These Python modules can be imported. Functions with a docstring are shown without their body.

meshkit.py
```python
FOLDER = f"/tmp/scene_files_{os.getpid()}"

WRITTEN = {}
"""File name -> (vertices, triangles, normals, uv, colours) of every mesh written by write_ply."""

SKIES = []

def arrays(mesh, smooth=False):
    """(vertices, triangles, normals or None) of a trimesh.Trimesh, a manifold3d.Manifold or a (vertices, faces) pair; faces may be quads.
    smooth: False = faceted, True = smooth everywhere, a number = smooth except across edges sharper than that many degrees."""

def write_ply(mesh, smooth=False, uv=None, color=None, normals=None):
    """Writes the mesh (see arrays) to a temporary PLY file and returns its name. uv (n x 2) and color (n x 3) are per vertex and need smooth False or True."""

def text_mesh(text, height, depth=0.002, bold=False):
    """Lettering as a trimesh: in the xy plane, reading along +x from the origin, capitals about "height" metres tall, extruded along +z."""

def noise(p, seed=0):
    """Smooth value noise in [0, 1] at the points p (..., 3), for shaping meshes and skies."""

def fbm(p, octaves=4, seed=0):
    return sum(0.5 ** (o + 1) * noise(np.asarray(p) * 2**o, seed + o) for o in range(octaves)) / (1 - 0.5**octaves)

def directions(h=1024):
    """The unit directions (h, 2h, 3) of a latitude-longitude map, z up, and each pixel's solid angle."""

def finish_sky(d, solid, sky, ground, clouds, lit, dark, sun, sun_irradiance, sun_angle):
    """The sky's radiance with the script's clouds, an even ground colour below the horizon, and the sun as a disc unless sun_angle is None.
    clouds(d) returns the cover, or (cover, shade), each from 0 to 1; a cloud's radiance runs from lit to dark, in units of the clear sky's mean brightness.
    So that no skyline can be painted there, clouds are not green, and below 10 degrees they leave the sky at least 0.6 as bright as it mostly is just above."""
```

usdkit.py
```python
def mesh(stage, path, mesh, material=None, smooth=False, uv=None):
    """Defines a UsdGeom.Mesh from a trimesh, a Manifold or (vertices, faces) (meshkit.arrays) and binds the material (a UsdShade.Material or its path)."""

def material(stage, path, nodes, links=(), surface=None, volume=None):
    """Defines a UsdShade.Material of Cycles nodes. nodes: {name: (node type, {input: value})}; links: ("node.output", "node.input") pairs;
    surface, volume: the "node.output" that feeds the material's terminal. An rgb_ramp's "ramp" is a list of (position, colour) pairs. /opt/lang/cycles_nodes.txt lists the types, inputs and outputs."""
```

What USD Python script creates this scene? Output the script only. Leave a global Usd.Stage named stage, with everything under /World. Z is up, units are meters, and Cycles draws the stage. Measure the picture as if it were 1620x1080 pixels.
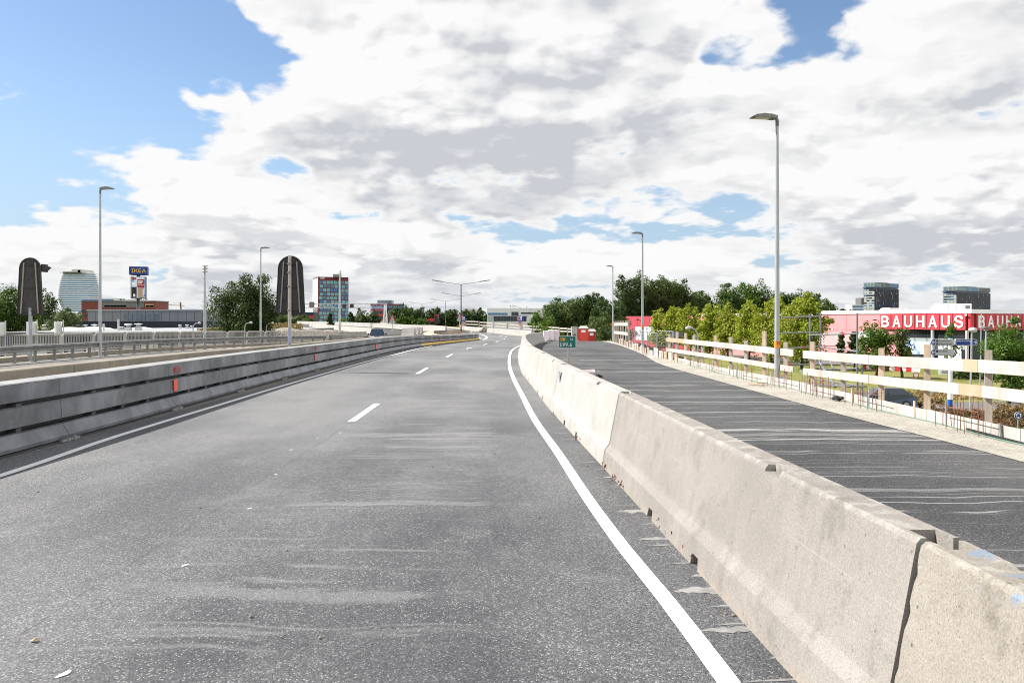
import math, random
import numpy as np, trimesh, manifold3d as m3
import usdkit, meshkit
from scipy.interpolate import PchipInterpolator
from pxr import Usd, UsdGeom, UsdLux, UsdShade, Gf, Sdf, Vt

stage = Usd.Stage.CreateInMemory()
UsdGeom.SetStageUpAxis(stage, 'Z'); UsdGeom.SetStageMetersPerUnit(stage, 1.0)
UsdGeom.Xform.Define(stage, '/World'); UsdGeom.Scope.Define(stage, '/World/Looks')
stage.SetDefaultPrim(stage.GetPrimAtPath('/World'))

# ---------------------------------------------------------------- camera, sun, sky, exposure
F, EYE, CX, HY = 1310.0, 1.75, 810.0, 505.0          # lens in photograph pixels, eye height, horizon
EXPOSURE = 1.1
SUN_EL = math.radians(43.0)
SUN_AZ = math.atan2(-0.97, 0.24)                     # of the direction towards the sun
cam = UsdGeom.Camera.Define(stage, '/World/camera')
cam.CreateHorizontalApertureAttr(36.0); cam.CreateVerticalApertureAttr(24.0)
cam.CreateFocalLengthAttr(36.0 * F / 1620); cam.CreateClippingRangeAttr(Gf.Vec2f(0.05, 20000))
cam.CreateVerticalApertureOffsetAttr(-35.0 / 1620 * 36)
cam.CreateExposureAttr(EXPOSURE)
cam.AddTranslateOp().Set(Gf.Vec3d(0, 0, EYE)); cam.AddRotateXOp().Set(90.0)
SUN = np.array([math.sin(SUN_AZ) * math.cos(SUN_EL), math.cos(SUN_AZ) * math.cos(SUN_EL), math.sin(SUN_EL)])
sun = UsdLux.DistantLight.Define(stage, '/World/sun')
sun.CreateIntensityAttr(1.22); sun.CreateAngleAttr(0.53); sun.CreateColorAttr(Gf.Vec3f(1.0, 0.965, 0.91)); sun.CreateNormalizeAttr(True)
sun.AddRotateXYZOp().Set(Gf.Vec3f(0, math.degrees(math.pi / 2 - SUN_EL), math.degrees(math.atan2(SUN[1], SUN[0]))))


class Ref:
    def __init__(s, a): s.a = a


class Node:
    def __init__(s, n): s.n = n
    def __getattr__(s, k): return Ref(s.n + '.' + k)


class G:                                             # a small node-graph writer
    def __init__(s): s.nodes, s.links = {}, []
    def n(s, kind, **inp):
        name, vals = f'n{len(s.nodes):03d}', {}
        for k, v in inp.items():
            if isinstance(v, Ref): s.links.append((v.a, f'{name}.{k}'))
            else: vals[k] = v
        s.nodes[name] = (kind, vals)
        return Node(name)
    def m(s, op, a, b=0.5, c=0.0, clamp=False): return s.n('math', math_type=op, value1=a, value2=b, value3=c, use_clamp=clamp).value
    def vm(s, op, a, b=(0, 0, 0), **k): return s.n('vector_math', math_type=op, vector1=a, vector2=b, **k).vector
    def step(s, v, a, b, lo=0.0, hi=1.0): return s.n('map_range', range_type='smoothstep', value=v, from_min=a, from_max=b, to_min=lo, to_max=hi).result
    def noise(s, vec, scale, detail=3, rough=0.5, **k): return s.n('noise_texture', dimensions='3D', vector=vec, scale=scale, detail=detail, roughness=rough, **k)
    def mix(s, fac, a, b, mode='mix'): return s.n('mix_color', blend_type=mode, fac=fac, a=a, b=b).result
    def pos(s): return s.n('geometry').position
    def obj(s): return s.n('texture_coordinate').object
    def scaled(s, vec, x, y, z, loc=(0, 0, 0)): return s.n('mapping', mapping_type='point', vector=vec, scale=(x, y, z), location=loc).vector
    def done(s, name, surface, volume=None):
        return usdkit.material(stage, '/World/Looks/' + name, s.nodes, s.links, surface=surface.a, volume=volume)


def pix_dir(px, py):
    d = np.array([(px - CX) / F, 1.0, (HY - py) / F]); return d / np.linalg.norm(d)


def sky_material():
    g = G()
    d = g.n('texture_coordinate').generated
    s = g.n('separate_xyz', vector=d)
    sky = g.n('sky_texture', sky_type='single_scattering', sun_disc=False, sun_elevation=SUN_EL, sun_rotation=SUN_AZ, altitude=0.0, air_density=1.0, aerosol_density=0.4, ozone_density=3.0)
    zc = g.m('maximum', s.z, 0.0)
    warp = g.n('noise_texture', dimensions='3D', vector=d, scale=6.0, detail=3.0, roughness=0.5).color
    dw = g.vm('add', d, g.vm('scale', g.vm('subtract', warp, (0.5, 0.5, 0.5)), scale=0.16))
    bias = g.m('add', CLOUD_COVER, g.step(zc, 0.0, 0.20, 0.05, 0.0))
    for px, py, rad, amt in BLOBS:                   # where the sky is more open or more covered (world directions)
        dt = g.n('vector_math', math_type='dot_product', vector1=dw, vector2=tuple(pix_dir(px, py))).value
        bias = g.m('add', bias, g.step(dt, math.cos(math.radians(rad)), 1.0, 0.0, amt))

    def density(dz, dx, detail, puff=True, scale=1.9):   # cloud density a little higher (dz) or sideways (dx)
        z = g.m('add', zc, dz)
        f = g.m('power', g.m('add', z, 0.15), -0.80)
        p = g.n('combine_xyz', x=g.m('multiply', g.m('add', s.x, dx), f), y=g.m('multiply', s.y, f), z=CLOUD_SEED).vector
        n = g.noise(p, scale, detail, 0.55, distortion=0.15).fac
        if not puff: return n
        v = g.n('voronoi_texture', dimensions='3D', feature='f1', vector=p, scale=5.0, detail=min(2.0, detail - 4.0), roughness=0.5, lacunarity=2.4)
        return g.m('add', n, g.m('multiply', g.m('subtract', 0.46, v.distance), 0.14))   # billows

    raw = density(0.0, 0.0, 8)
    n0 = g.m('add', raw, bias)
    TH = 0.475
    a = g.step(n0, TH - 0.02, TH + 0.055)
    body = g.step(n0, TH + 0.01, TH + 0.20)          # thin rims stay bright
    r0 = g.m('subtract', density(0.010, -0.006, 7), raw)                # small puffs
    r1 = g.m('subtract', density(0.030, -0.014, 5), density(0.0, 0.0, 5))
    r2 = g.m('subtract', density(0.080, -0.03, 3, False), density(0.0, 0.0, 3, False))
    shade = g.m('add', g.step(r1, -0.06, 0.09, 0.0, 0.55), g.step(r2, -0.10, 0.13, 0.0, 0.62))
    shade = g.m('add', shade, g.step(r0, -0.045, 0.055, -0.16, 0.30))
    for px, py, rad, amt in GREYS:                   # broad grey undersides
        dt = g.n('vector_math', math_type='dot_product', vector1=dw, vector2=tuple(pix_dir(px, py))).value
        shade = g.m('add', shade, g.step(dt, math.cos(math.radians(rad)), 1.0, 0.0, amt))
    shade = g.m('multiply', body, g.m('subtract', shade, 0.13), clamp=True)
    ramp = g.n('rgb_ramp', fac=shade, ramp=[(0.0, CLOUD_LIT), (0.3, tuple(0.9 * x for x in CLOUD_LIT)), (1.0, CLOUD_DARK)]).color
    clear = g.mix(g.step(zc, 0.0, 0.30, 0.80, 0.0), sky.color, CLEAR_LOW)
    col = g.mix(a, clear, ramp)
    haze = g.step(zc, 0.0, 0.07, 0.35, 0.0)
    col = g.mix(haze, col, HAZE_COL)
    ground = g.step(s.z, -0.02, 0.0)
    col = g.mix(ground, (1.5, 1.5, 1.45), col)
    bg = g.n('background_shader', color=col, strength=SKY_STRENGTH)
    return g.done('sky_look', bg.background)


SKY_STRENGTH, CLOUD_SEED, CLOUD_COVER = 0.07, 71.9, 0.128
CLOUD_LIT, CLOUD_DARK = (6.5, 6.5, 6.5), (4.0, 4.15, 4.45)
HAZE_COL, CLEAR_LOW = (4.7, 4.95, 5.25), (3.1, 4.1, 5.3)
GREYS = [(880, 300, 10, 0.28), (1080, 240, 10, 0.22), (640, 285, 7, 0.18), (1470, 270, 9, 0.20), (480, 90, 8, -0.2), (330, 210, 8, -0.2)]
BLOBS = [(30, 60, 18, -0.27), (300, -20, 8, -0.10), (1150, 290, 9, -0.035), (690, 110, 17, 0.08), (450, 170, 9, 0.08), (1350, 130, 14, 0.07), (980, 230, 10, 0.05),
         (110, 330, 13, 0.11), (20, 250, 7, 0.05), (1190, 40, 6, 0.07), (1520, 380, 12, 0.04)]
dome = UsdLux.DomeLight.Define(stage, '/World/sky')
dome.CreateIntensityAttr(1.0)
UsdShade.MaterialBindingAPI.Apply(dome.GetPrim()).Bind(sky_material())

# ---------------------------------------------------------------- pixel and ground helpers
_zy = PchipInterpolator([-50, 0, 40, 52, 64, 76, 90, 105, 125, 150, 200, 260, 400], [0, 0, 0, -.06, -.18, -.27, -.33, -.37, -.36, -.33, -.2, -.05, 0.0])
def zr(y): return float(_zy(min(max(y, -50), 400)))
_zd = PchipInterpolator([-50, 0, 60, 70, 80, 95, 115, 160, 260], [0, 0, -.10, -.20, -.36, -.85, -1.5, -2.4, -3.0])
def zn(y): return float(_zd(min(max(y, -50), 260)))          # the new carriageway on the right dips sooner
def at(px, py, D): return np.array([(px - CX) * D / F, D, EYE - (py - HY) * D / F])
_zo = PchipInterpolator([-50, 0, 40, 52, 66, 80, 95, 115, 150, 200, 300], [0, 0, 0, -.08, -.26, -.58, -.93, -.95, -.62, -.22, 0])
def zo(y): return float(_zo(min(max(y, -50), 300)))          # the opposite carriageway dips deeper
def gnd(px, py, prof=zr):
    D = EYE * F / (py - HY)
    for _ in range(60): D = 0.5 * D + 0.5 * min((EYE - prof(D)) * F / (py - HY), 600)
    return np.array([(px - CX) * D / F, D, prof(D)])
def flat(px, py, z): D = (EYE - z) * F / (py - HY); return np.array([(px - CX) * D / F, D, z])
def curve(pts): a = np.array(sorted(pts, key=lambda p: p[1])); p = PchipInterpolator(a[:, 1], a[:, 0]); lo, hi = a[0, 1], a[-1, 1]; return lambda y: float(p(min(max(y, lo), hi)))

# ---------------------------------------------------------------- mesh helpers
class MB:
    def __init__(s): s.v, s.f, s.n = [], [], 0
    def add(s, v, f):
        v, f = np.asarray(v, float), np.asarray(f, int)
        if f.shape[1] == 4: f = np.vstack([f[:, [0, 1, 2]], f[:, [0, 2, 3]]])
        s.v.append(v); s.f.append(f + s.n); s.n += len(v); return s
    def tm(s, t, M=None):
        v = np.array(t.vertices)
        if M is not None: v = v @ np.asarray(M)[:3, :3].T + np.asarray(M)[:3, 3]
        return s.add(v, t.faces)
    def obox(s, c, ax, ay, az):                         # centre and three half-axis vectors
        c, ax, ay, az = (np.asarray(q, float) for q in (c, ax, ay, az))
        v = [c + i * ax + j * ay + k * az for k in (-1, 1) for j in (-1, 1) for i in (-1, 1)]
        f = [[0, 2, 3, 1], [4, 5, 7, 6], [0, 1, 5, 4], [2, 6, 7, 3], [0, 4, 6, 2], [1, 3, 7, 5]]
        if np.dot(np.cross(ax, ay), az) < 0: f = [q[::-1] for q in f]
        return s.add(v, f)
    def box(s, x0, y0, z0, x1, y1, z1):
        return s.obox(((x0 + x1) / 2, (y0 + y1) / 2, (z0 + z1) / 2), (abs(x1 - x0) / 2, 0, 0), (0, abs(y1 - y0) / 2, 0), (0, 0, abs(z1 - z0) / 2))
    def bar(s, p, q, w, h, up=(0, 0, 1)):               # a rectangular stick from p to q
        p, q = np.asarray(p, float), np.asarray(q, float); d = q - p; L = np.linalg.norm(d); d = d / L
        r = np.cross(d, up)
        if np.linalg.norm(r) < 1e-6: r = np.cross(d, (1, 0, 0))
        r /= np.linalg.norm(r); u = np.cross(r, d)
        return s.obox((p + q) / 2, r * w / 2, d * L / 2, u * h / 2)
    def tube(s, p, q, r0, r1=None, n=8, caps=True):
        p, q = np.asarray(p, float), np.asarray(q, float); r1 = r0 if r1 is None else r1
        return s.pipe([p, q], [r0, r1], n, caps)
    def pipe(s, pts, r, n=8, caps=True):
        pts = np.asarray(pts, float); r = np.broadcast_to(r, len(pts)); V = []
        t = np.gradient(pts, axis=0); t /= np.linalg.norm(t, axis=1, keepdims=True)
        ref = np.array([0, 0, 1.0]) if abs(t[0][2]) < 0.9 else np.array([0, 1.0, 0])
        for p, d, rr in zip(pts, t, r):
            a = np.cross(d, ref); a /= np.linalg.norm(a); b = np.cross(d, a)
            th = np.arange(n) * 2 * math.pi / n
            V.append(p + rr * (np.cos(th)[:, None] * a + np.sin(th)[:, None] * b))
        m = len(pts); V = np.vstack(V); f = [[i * n + j, i * n + (j + 1) % n, (i + 1) * n + (j + 1) % n, (i + 1) * n + j] for i in range(m - 1) for j in range(n)]
        f = [q[::-1] for q in f]
        f = np.array(f); f = np.vstack([f[:, [0, 1, 2]], f[:, [0, 2, 3]]]).tolist()
        if caps:
            V = np.vstack([V, pts[0], pts[-1]]); k = m * n
            f += [[k, j, (j + 1) % n] for j in range(n)] + [[k + 1, (m - 1) * n + (j + 1) % n, (m - 1) * n + j] for j in range(n)]
            f = [q[::-1] for q in f] if False else f
        return s.add(V, f)
    def sweep(s, prof, path, closed=True, caps=True, scale=None):   # profile (u to the right, z up) along a path; prof may be one per station
        path = np.asarray(path, float); t = np.gradient(path, axis=0); t[:, 2] = 0; t /= np.linalg.norm(t, axis=1, keepdims=True)
        R = np.stack([t[:, 1], -t[:, 0], 0 * t[:, 0]], 1); V = []
        for i, (p, r) in enumerate(zip(path, R)):
            pr = np.asarray(prof[i] if np.ndim(prof) == 3 else prof, float)
            V.append(p + pr[:, :1] * r + pr[:, 1:] * np.array([0, 0, 1.0]))
        n, m = len(V[0]), len(path); e = n if closed else n - 1
        f = [[i * n + j, (i + 1) * n + j, (i + 1) * n + (j + 1) % n, i * n + (j + 1) % n] for i in range(m - 1) for j in range(e)]
        s.add(np.vstack(V), f)
        if closed and caps:
            from shapely.geometry import Polygon
            for k, flip in ((0, False), (m - 1, True)):
                pr = np.asarray(prof[k] if np.ndim(prof) == 3 else prof, float)
                vv, ff = trimesh.creation.triangulate_polygon(Polygon(pr), engine='earcut')
                P = path[k] + vv[:, :1] * R[k] + vv[:, 1:] * np.array([0, 0, 1.0]); s.add(P, ff[:, ::-1] if flip else ff)
        return s
    def prism(s, poly, o, u, v, w):                      # polygon in (u, v) about o, pushed along vector w
        from shapely.geometry import Polygon
        vv, ff = trimesh.creation.triangulate_polygon(Polygon(poly), engine='earcut')
        o, u, v, w = (np.asarray(q, float) for q in (o, u, v, w))
        A = o + vv[:, :1] * u + vv[:, 1:] * v; B = A + w
        flip = np.dot(np.cross(u, v), w) < 0
        s.add(A, ff if flip else ff[:, ::-1]); s.add(B, ff[:, ::-1] if flip else ff)
        pl = np.asarray(poly, float)
        if Polygon(poly).exterior.is_ccw is False: pl = pl[::-1]
        A = o + pl[:, :1] * u + pl[:, 1:] * v; B = A + w; n = len(pl)
        f = [[j, (j + 1) % n, n + (j + 1) % n, n + j] for j in range(n)]
        return s.add(np.vstack([A, B]), [q[::-1] for q in f] if flip else f)
    def ball(s, c, r, sub=2):
        t = trimesh.creation.icosphere(sub, 1.0); return s.add(np.array(t.vertices) * np.asarray(r) + np.asarray(c), t.faces)
    def lathe(s, prof, c, n=16):                         # (radius, z)
        th = np.arange(n) * 2 * math.pi / n; V = np.vstack([np.stack([r * np.cos(th), r * np.sin(th), 0 * th + z], 1) for r, z in prof]) + np.asarray(c)
        f = [[i * n + j, i * n + (j + 1) % n, (i + 1) * n + (j + 1) % n, (i + 1) * n + j] for i in range(len(prof) - 1) for j in range(n)]
        return s.add(V, f)
    def arrays(s): return np.vstack(s.v), np.vstack(s.f)


def B(*a): return MB().box(*a)
_used = {}
def numbered(parent, name):
    k = (parent, name); _used[k] = _used.get(k, -1) + 1
    return f'{parent}/{name}' if _used[k] == 0 else f'{parent}/{name}_{_used[k]:03d}'
def tag(prim, label=None, cat=None, group=None, kind=None):
    for k, v in (('label', label), ('category', cat), ('group', group), ('kind', kind)):
        if v: prim.SetCustomDataByKey(k, v)
    return prim


class Thing:
    def __init__(s, name, label=None, cat=None, loc=(0, 0, 0), rotz=0.0, group=None, kind=None):
        s.path, s.loc, s.rotz = numbered('/World', name), np.asarray(loc, float), rotz
        x = UsdGeom.Xform.Define(stage, s.path); x.AddTranslateOp().Set(Gf.Vec3d(*map(float, s.loc)))
        if rotz: x.AddRotateZOp().Set(math.degrees(rotz))
        s.prim = tag(x.GetPrim(), label, cat, group, kind)
    def part(s, name, mb, mat, parent=None, smooth=False, world=False, label=None, kind=None):
        v, f = mb.arrays() if isinstance(mb, MB) else meshkit.arrays(mb)[:2]
        if world:
            v = v - s.loc
            if s.rotz: c, q = math.cos(-s.rotz), math.sin(-s.rotz); v = np.stack([c * v[:, 0] - q * v[:, 1], q * v[:, 0] + c * v[:, 1], v[:, 2]], 1)
        m = usdkit.mesh(stage, numbered(parent or s.path, name), (v, f), M[mat], smooth=smooth)
        tag(m.GetPrim(), label=label, kind=kind); return str(m.GetPath())
    def copy(s, loc, rotz=0.0, label=None, scale=None, group=None):
        base = s.path.rsplit('/', 1)[1]; p = numbered('/World', base)
        x = UsdGeom.Xform.Define(stage, p); x.GetPrim().GetReferences().AddInternalReference(s.path)
        x.ClearXformOpOrder() if False else None
        xf = UsdGeom.Xformable(x.GetPrim()); xf.ClearXformOpOrder()
        ops = [xf.AddTranslateOp(opSuffix='place'), xf.AddRotateZOp(opSuffix='turn')]
        ops[0].Set(Gf.Vec3d(*map(float, loc))); ops[1].Set(math.degrees(rotz))
        if scale is not None: xf.AddScaleOp(opSuffix='size').Set(Gf.Vec3f(*([scale] * 3 if np.ndim(scale) == 0 else scale)))
        x.GetPrim().SetInstanceable(True)
        return tag(x.GetPrim(), label, None, group)


def single(name, mb, mat, label=None, cat=None, group=None, kind=None, smooth=False):
    v, f = mb.arrays() if isinstance(mb, MB) else meshkit.arrays(mb)[:2]
    m = usdkit.mesh(stage, numbered('/World', name), (v, f), M[mat], smooth=smooth)
    return tag(m.GetPrim(), label, cat, group, kind)
def lettering(text, h, o, u, n, depth=0.004, bold=True, width=None):  # text on a plane: origin, reading direction, outward normal
    t = meshkit.text_mesh(text, h, depth, bold); v = np.array(t.vertices)
    if width: v[:, 0] = (v[:, 0] - v[:, 0].min()) * width / np.ptp(v[:, 0])
    o, u, n = (np.asarray(q, float) for q in (o, u, n))
    return MB().add(o + v[:, :1] * u + v[:, 1:2] * np.array([0, 0, 1.0]) + v[:, 2:] * n, t.faces)
ORD = 'nearest second third fourth fifth sixth seventh eighth ninth tenth eleventh twelfth thirteenth fourteenth fifteenth sixteenth seventeenth eighteenth nineteenth twentieth'.split()
ORD += ['twenty-' + x for x in 'first second third fourth fifth sixth seventh eighth ninth'.split()] + ['thirtieth'] + ['thirty-' + x for x in 'first second third fourth fifth sixth seventh eighth ninth'.split()] + ['fortieth'] + ['forty-' + x for x in 'first second third fourth fifth sixth seventh eighth ninth'.split()]

# ---------------------------------------------------------------- materials
M = {}
KA = 0.76
def dim(c, k=None): return tuple(min(0.82, x * (k or KA)) for x in c)
def plain(name, col, rough=0.6, var=0.12, scale=2.0, metal=0.0, bump=0.0, bscale=60.0, spec=0.4, streak=0.0, dirt=None, island=0.0, emit=None):
    col = dim(col); dirt = dim(dirt) if dirt else None
    g = G(); p = g.obj(); c = col
    n1 = g.noise(p, scale, 5, 0.6).fac
    c = g.mix(g.step(n1, 0.3, 0.7), tuple(x * (1 - var) for x in col), tuple(min(1, x * (1 + var)) for x in col))
    if streak:
        n2 = g.noise(g.scaled(p, 7, 7, 0.5), 1.0, 4, 0.6).fac
        c = g.mix(g.step(n2, 0.45, 0.75, 0, streak), c, dirt or tuple(x * 0.5 for x in col))
    if island:
        r = g.n('geometry').random_per_island
        c = g.n('hsv', hue=0.5, saturation=1.0, value=g.step(r, 0, 1, 1 - island, 1 + island), fac=1.0, color=c).color
    kw = dict(base_color=c, roughness=rough, metallic=metal, specular_ior_level=spec)
    if bump: kw['normal'] = g.n('bump', height=g.noise(p, bscale, 4, 0.6).fac, strength=bump, distance=0.01).normal
    M[name] = g.done(name, g.n('principled_bsdf', **kw).BSDF)


def concrete(name, col, dark, seed=0.0, paint=None, pit=1.0, stain=0.5):
    col, dark = dim(col), dim(dark)
    g = G(); p = g.pos(); p = g.vm('add', p, (seed, seed * 0.7, 0.0)); xyz = g.n('separate_xyz', vector=g.pos())
    c = g.mix(g.step(g.noise(p, 1.1, 6, 0.62).fac, 0.32, 0.68), tuple(x * 0.84 for x in col), tuple(min(1, x * 1.1) for x in col))
    c = g.mix(g.step(g.noise(g.scaled(p, 5.0, 5.0, 0.35), 1.0, 5, 0.65).fac, 0.50, 0.80, 0, stain * 0.6), c, dark)         # rain streaks
    c = g.mix(g.step(g.noise(p, 0.55, 4, 0.7).fac, 0.48, 0.72, 0, stain * 0.8), c, tuple(x * 0.85 for x in dark))
    c = g.mix(g.step(g.noise(p, 3.4, 6, 0.72).fac, 0.52, 0.70, 0, stain * 0.75), c, dark)
    c = g.mix(g.step(g.noise(g.vm('add', p, (9.0, 4.0, 2.0)), 2.1, 6, 0.72).fac, 0.54, 0.70, 0, stain * 0.6), c, tuple(min(.6, x * 1.35) for x in col))
    c = g.mix(g.m('multiply', g.step(xyz.z, 0.10, 0.0, 0, 0.5), g.step(g.noise(p, 9, 4, 0.7).fac, 0.35, 0.6)), c, (0.30, 0.25, 0.19))
    v = g.n('voronoi_texture', dimensions='3D', feature='f1', vector=p, scale=42.0)
    pits = g.m('multiply', g.step(v.distance, 0.17, 0.08), g.step(g.noise(p, 2.2, 2).fac, 0.42, 0.62, 0.12, 1.0))
    grain = g.noise(p, 110, 3, 0.7).fac
    c = g.mix(1.0, c, g.n('rgb_ramp', fac=grain, ramp=[(0.3, (0.72, 0.72, 0.72)), (0.7, (1.25, 1.25, 1.25))]).color, 'multiply')
    c = g.mix(g.m('multiply', pits, 0.7 * pit), c, tuple(x * 0.35 for x in col))
    v2 = g.n('voronoi_texture', dimensions='3D', feature='f1', vector=p, scale=9.0)
    spots = g.m('multiply', g.step(v2.distance, 0.10, 0.05), 0.6 * pit)
    c = g.mix(spots, c, tuple(x * 0.3 for x in col))
    chips = g.m('multiply', g.step(xyz.z, 0.83, 0.875), g.step(g.noise(p, 7, 4, 0.65).fac, 0.5, 0.62))
    c = g.mix(g.m('multiply', chips, 0.4), c, dim((0.50, 0.47, 0.43)))
    if name == 'concrete_tan':                           # the pale string line scribed along the block
        c = g.mix(g.step(g.m('absolute', g.m('subtract', xyz.z, 0.585)), 0.0042, 0.0018, 0, g.m('multiply', g.step(g.noise(p, 1.5, 3).fac, 0.4, 0.6), 0.34)), c, (0.34, 0.32, 0.29))
    if paint:
        pm = g.m('multiply', g.step(g.noise(p, 6.5, 4, 0.6).fac, 0.56, 0.62), g.step(xyz.z, 0.80, 0.87))
        c = g.mix(g.m('multiply', pm, 0.5), c, paint)
    hgt = g.m('subtract', g.noise(p, 45, 5, 0.7).fac, g.m('multiply', pits, 0.8))
    nb = g.n('bump', height=hgt, strength=0.35, distance=0.008).normal
    M[name] = g.done(name, g.n('principled_bsdf', base_color=c, roughness=0.85, specular_ior_level=0.25, normal=nb).BSDF)


def asphalt(name, base, dusty, streaks, speck=0.5, worn=False):
    base, dusty = dim(base), dim(dusty)
    g = G(); p = g.pos(); xyz = g.n('separate_xyz', vector=p)
    dust = g.noise(g.scaled(p, 0.32, 0.16, 1), 1.0, 5, 0.6).fac
    dust2 = g.noise(g.scaled(p, 1.6, 1.0, 1), 1.0, 6, 0.68).fac
    fac = g.step(dust, 0.34, 0.66)
    if worn: fac = g.m('add', g.m('multiply', fac, 0.62), g.m('multiply', g.step(g.m('add', xyz.y, g.m('multiply', xyz.x, -1.6)), 5.5, 21.0), 0.48), clamp=True)  # lighter with distance: dust, plus grazing sheen put into the colour
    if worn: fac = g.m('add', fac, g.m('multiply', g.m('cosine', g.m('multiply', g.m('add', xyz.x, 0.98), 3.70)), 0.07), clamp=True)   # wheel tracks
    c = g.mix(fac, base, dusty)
    c = g.mix(g.step(dust2, 0.5, 0.75, 0.0, 0.28), c, tuple(x * 1.35 for x in dusty))
    fine = g.noise(p, 85, 3, 0.7).fac
    c = g.mix(1.0, c, g.n('rgb_ramp', fac=fine, ramp=[(0.3, (0.35, 0.35, 0.35)), (0.52, (1, 1, 1)), (0.72, (1.7, 1.7, 1.7))]).color, 'multiply')
    # light chippings in the wearing course
    v = g.n('voronoi_texture', dimensions='3D', feature='f1', vector=p, scale=78.0)
    pick = g.n('white_noise_texture', dimensions='3D', vector=v.position)
    c = g.mix(1.0, c, g.n('rgb_ramp', fac=pick.value, ramp=[(0.0, (0.66, 0.66, 0.67)), (0.6, (0.95, 0.95, 0.95)), (1.0, (1.38, 1.38, 1.37))]).color, 'multiply')
    chip = g.m('multiply', g.step(v.distance, 0.42, 0.22), g.step(pick.value, 0.80, 0.85))
    c = g.mix(g.m('multiply', chip, g.step(g.noise(p, 0.7, 4, 0.65).fac, 0.36, 0.62, 0.4 * speck, speck)), c, (0.44, 0.44, 0.43))
    if worn:                                             # longitudinal seam between the two paving lanes
        sx = g.m('add', xyz.x, g.m('multiply', g.m('subtract', g.noise(g.scaled(p, 1, 1.2, 1), 1.0, 4, 0.65).fac, 0.5), 0.16))
        seam = g.step(g.m('absolute', g.m('add', sx, 2.72)), 0.013, 0.004)
        c = g.mix(g.m('multiply', seam, g.step(g.noise(p, 2.3, 3).fac, 0.40, 0.56, 0.05, 0.6)), c, (0.03, 0.03, 0.032))
    wob = g.m('multiply', g.m('subtract', g.noise(g.scaled(p, 0.55, 0.25, 1), 1.0, 3, 0.5).fac, 0.5), 0.75)
    if streaks:                                          # chalky scrape lines left across the lane
        lanes = streaks
        for (sc, off, wid, amt) in lanes['set']:
            yy = g.m('add', g.m('multiply', g.m('add', xyz.y, wob), sc), off)
            n1 = g.n('noise_texture', dimensions='1D', w=yy, scale=1.0, detail=2.0, roughness=0.6).fac
            line = g.step(g.m('absolute', g.m('subtract', n1, 0.5)), wid, wid * 0.1)
            brk = g.step(g.noise(g.scaled(p, 0.8, 2.6, 1), 1.0, 3, 0.6).fac, lanes['break'], lanes['break'] + 0.14)
            mask = g.m('multiply', g.m('multiply', line, brk), amt)
            if lanes.get('x'):
                a, b_, c_, d_ = lanes['x']
                mask = g.m('multiply', mask, g.m('multiply', g.step(xyz.x, a, b_), g.step(xyz.x, d_, c_)))
            mask = g.m('multiply', mask, g.step(fine, 0.36, 0.54, 0.45, 1.0))
            c = g.mix(mask, c, lanes['col'])
    hb = g.m('add', g.m('multiply', fine, 0.6), g.m('multiply', g.step(v.distance, 0.5, 0.1), 0.7))
    nb = g.n('bump', height=hb, strength=0.75, distance=0.007).normal
    M[name] = g.done(name, g.n('principled_bsdf', base_color=c, roughness=0.78, specular_ior_level=0.35, normal=nb).BSDF)


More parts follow.
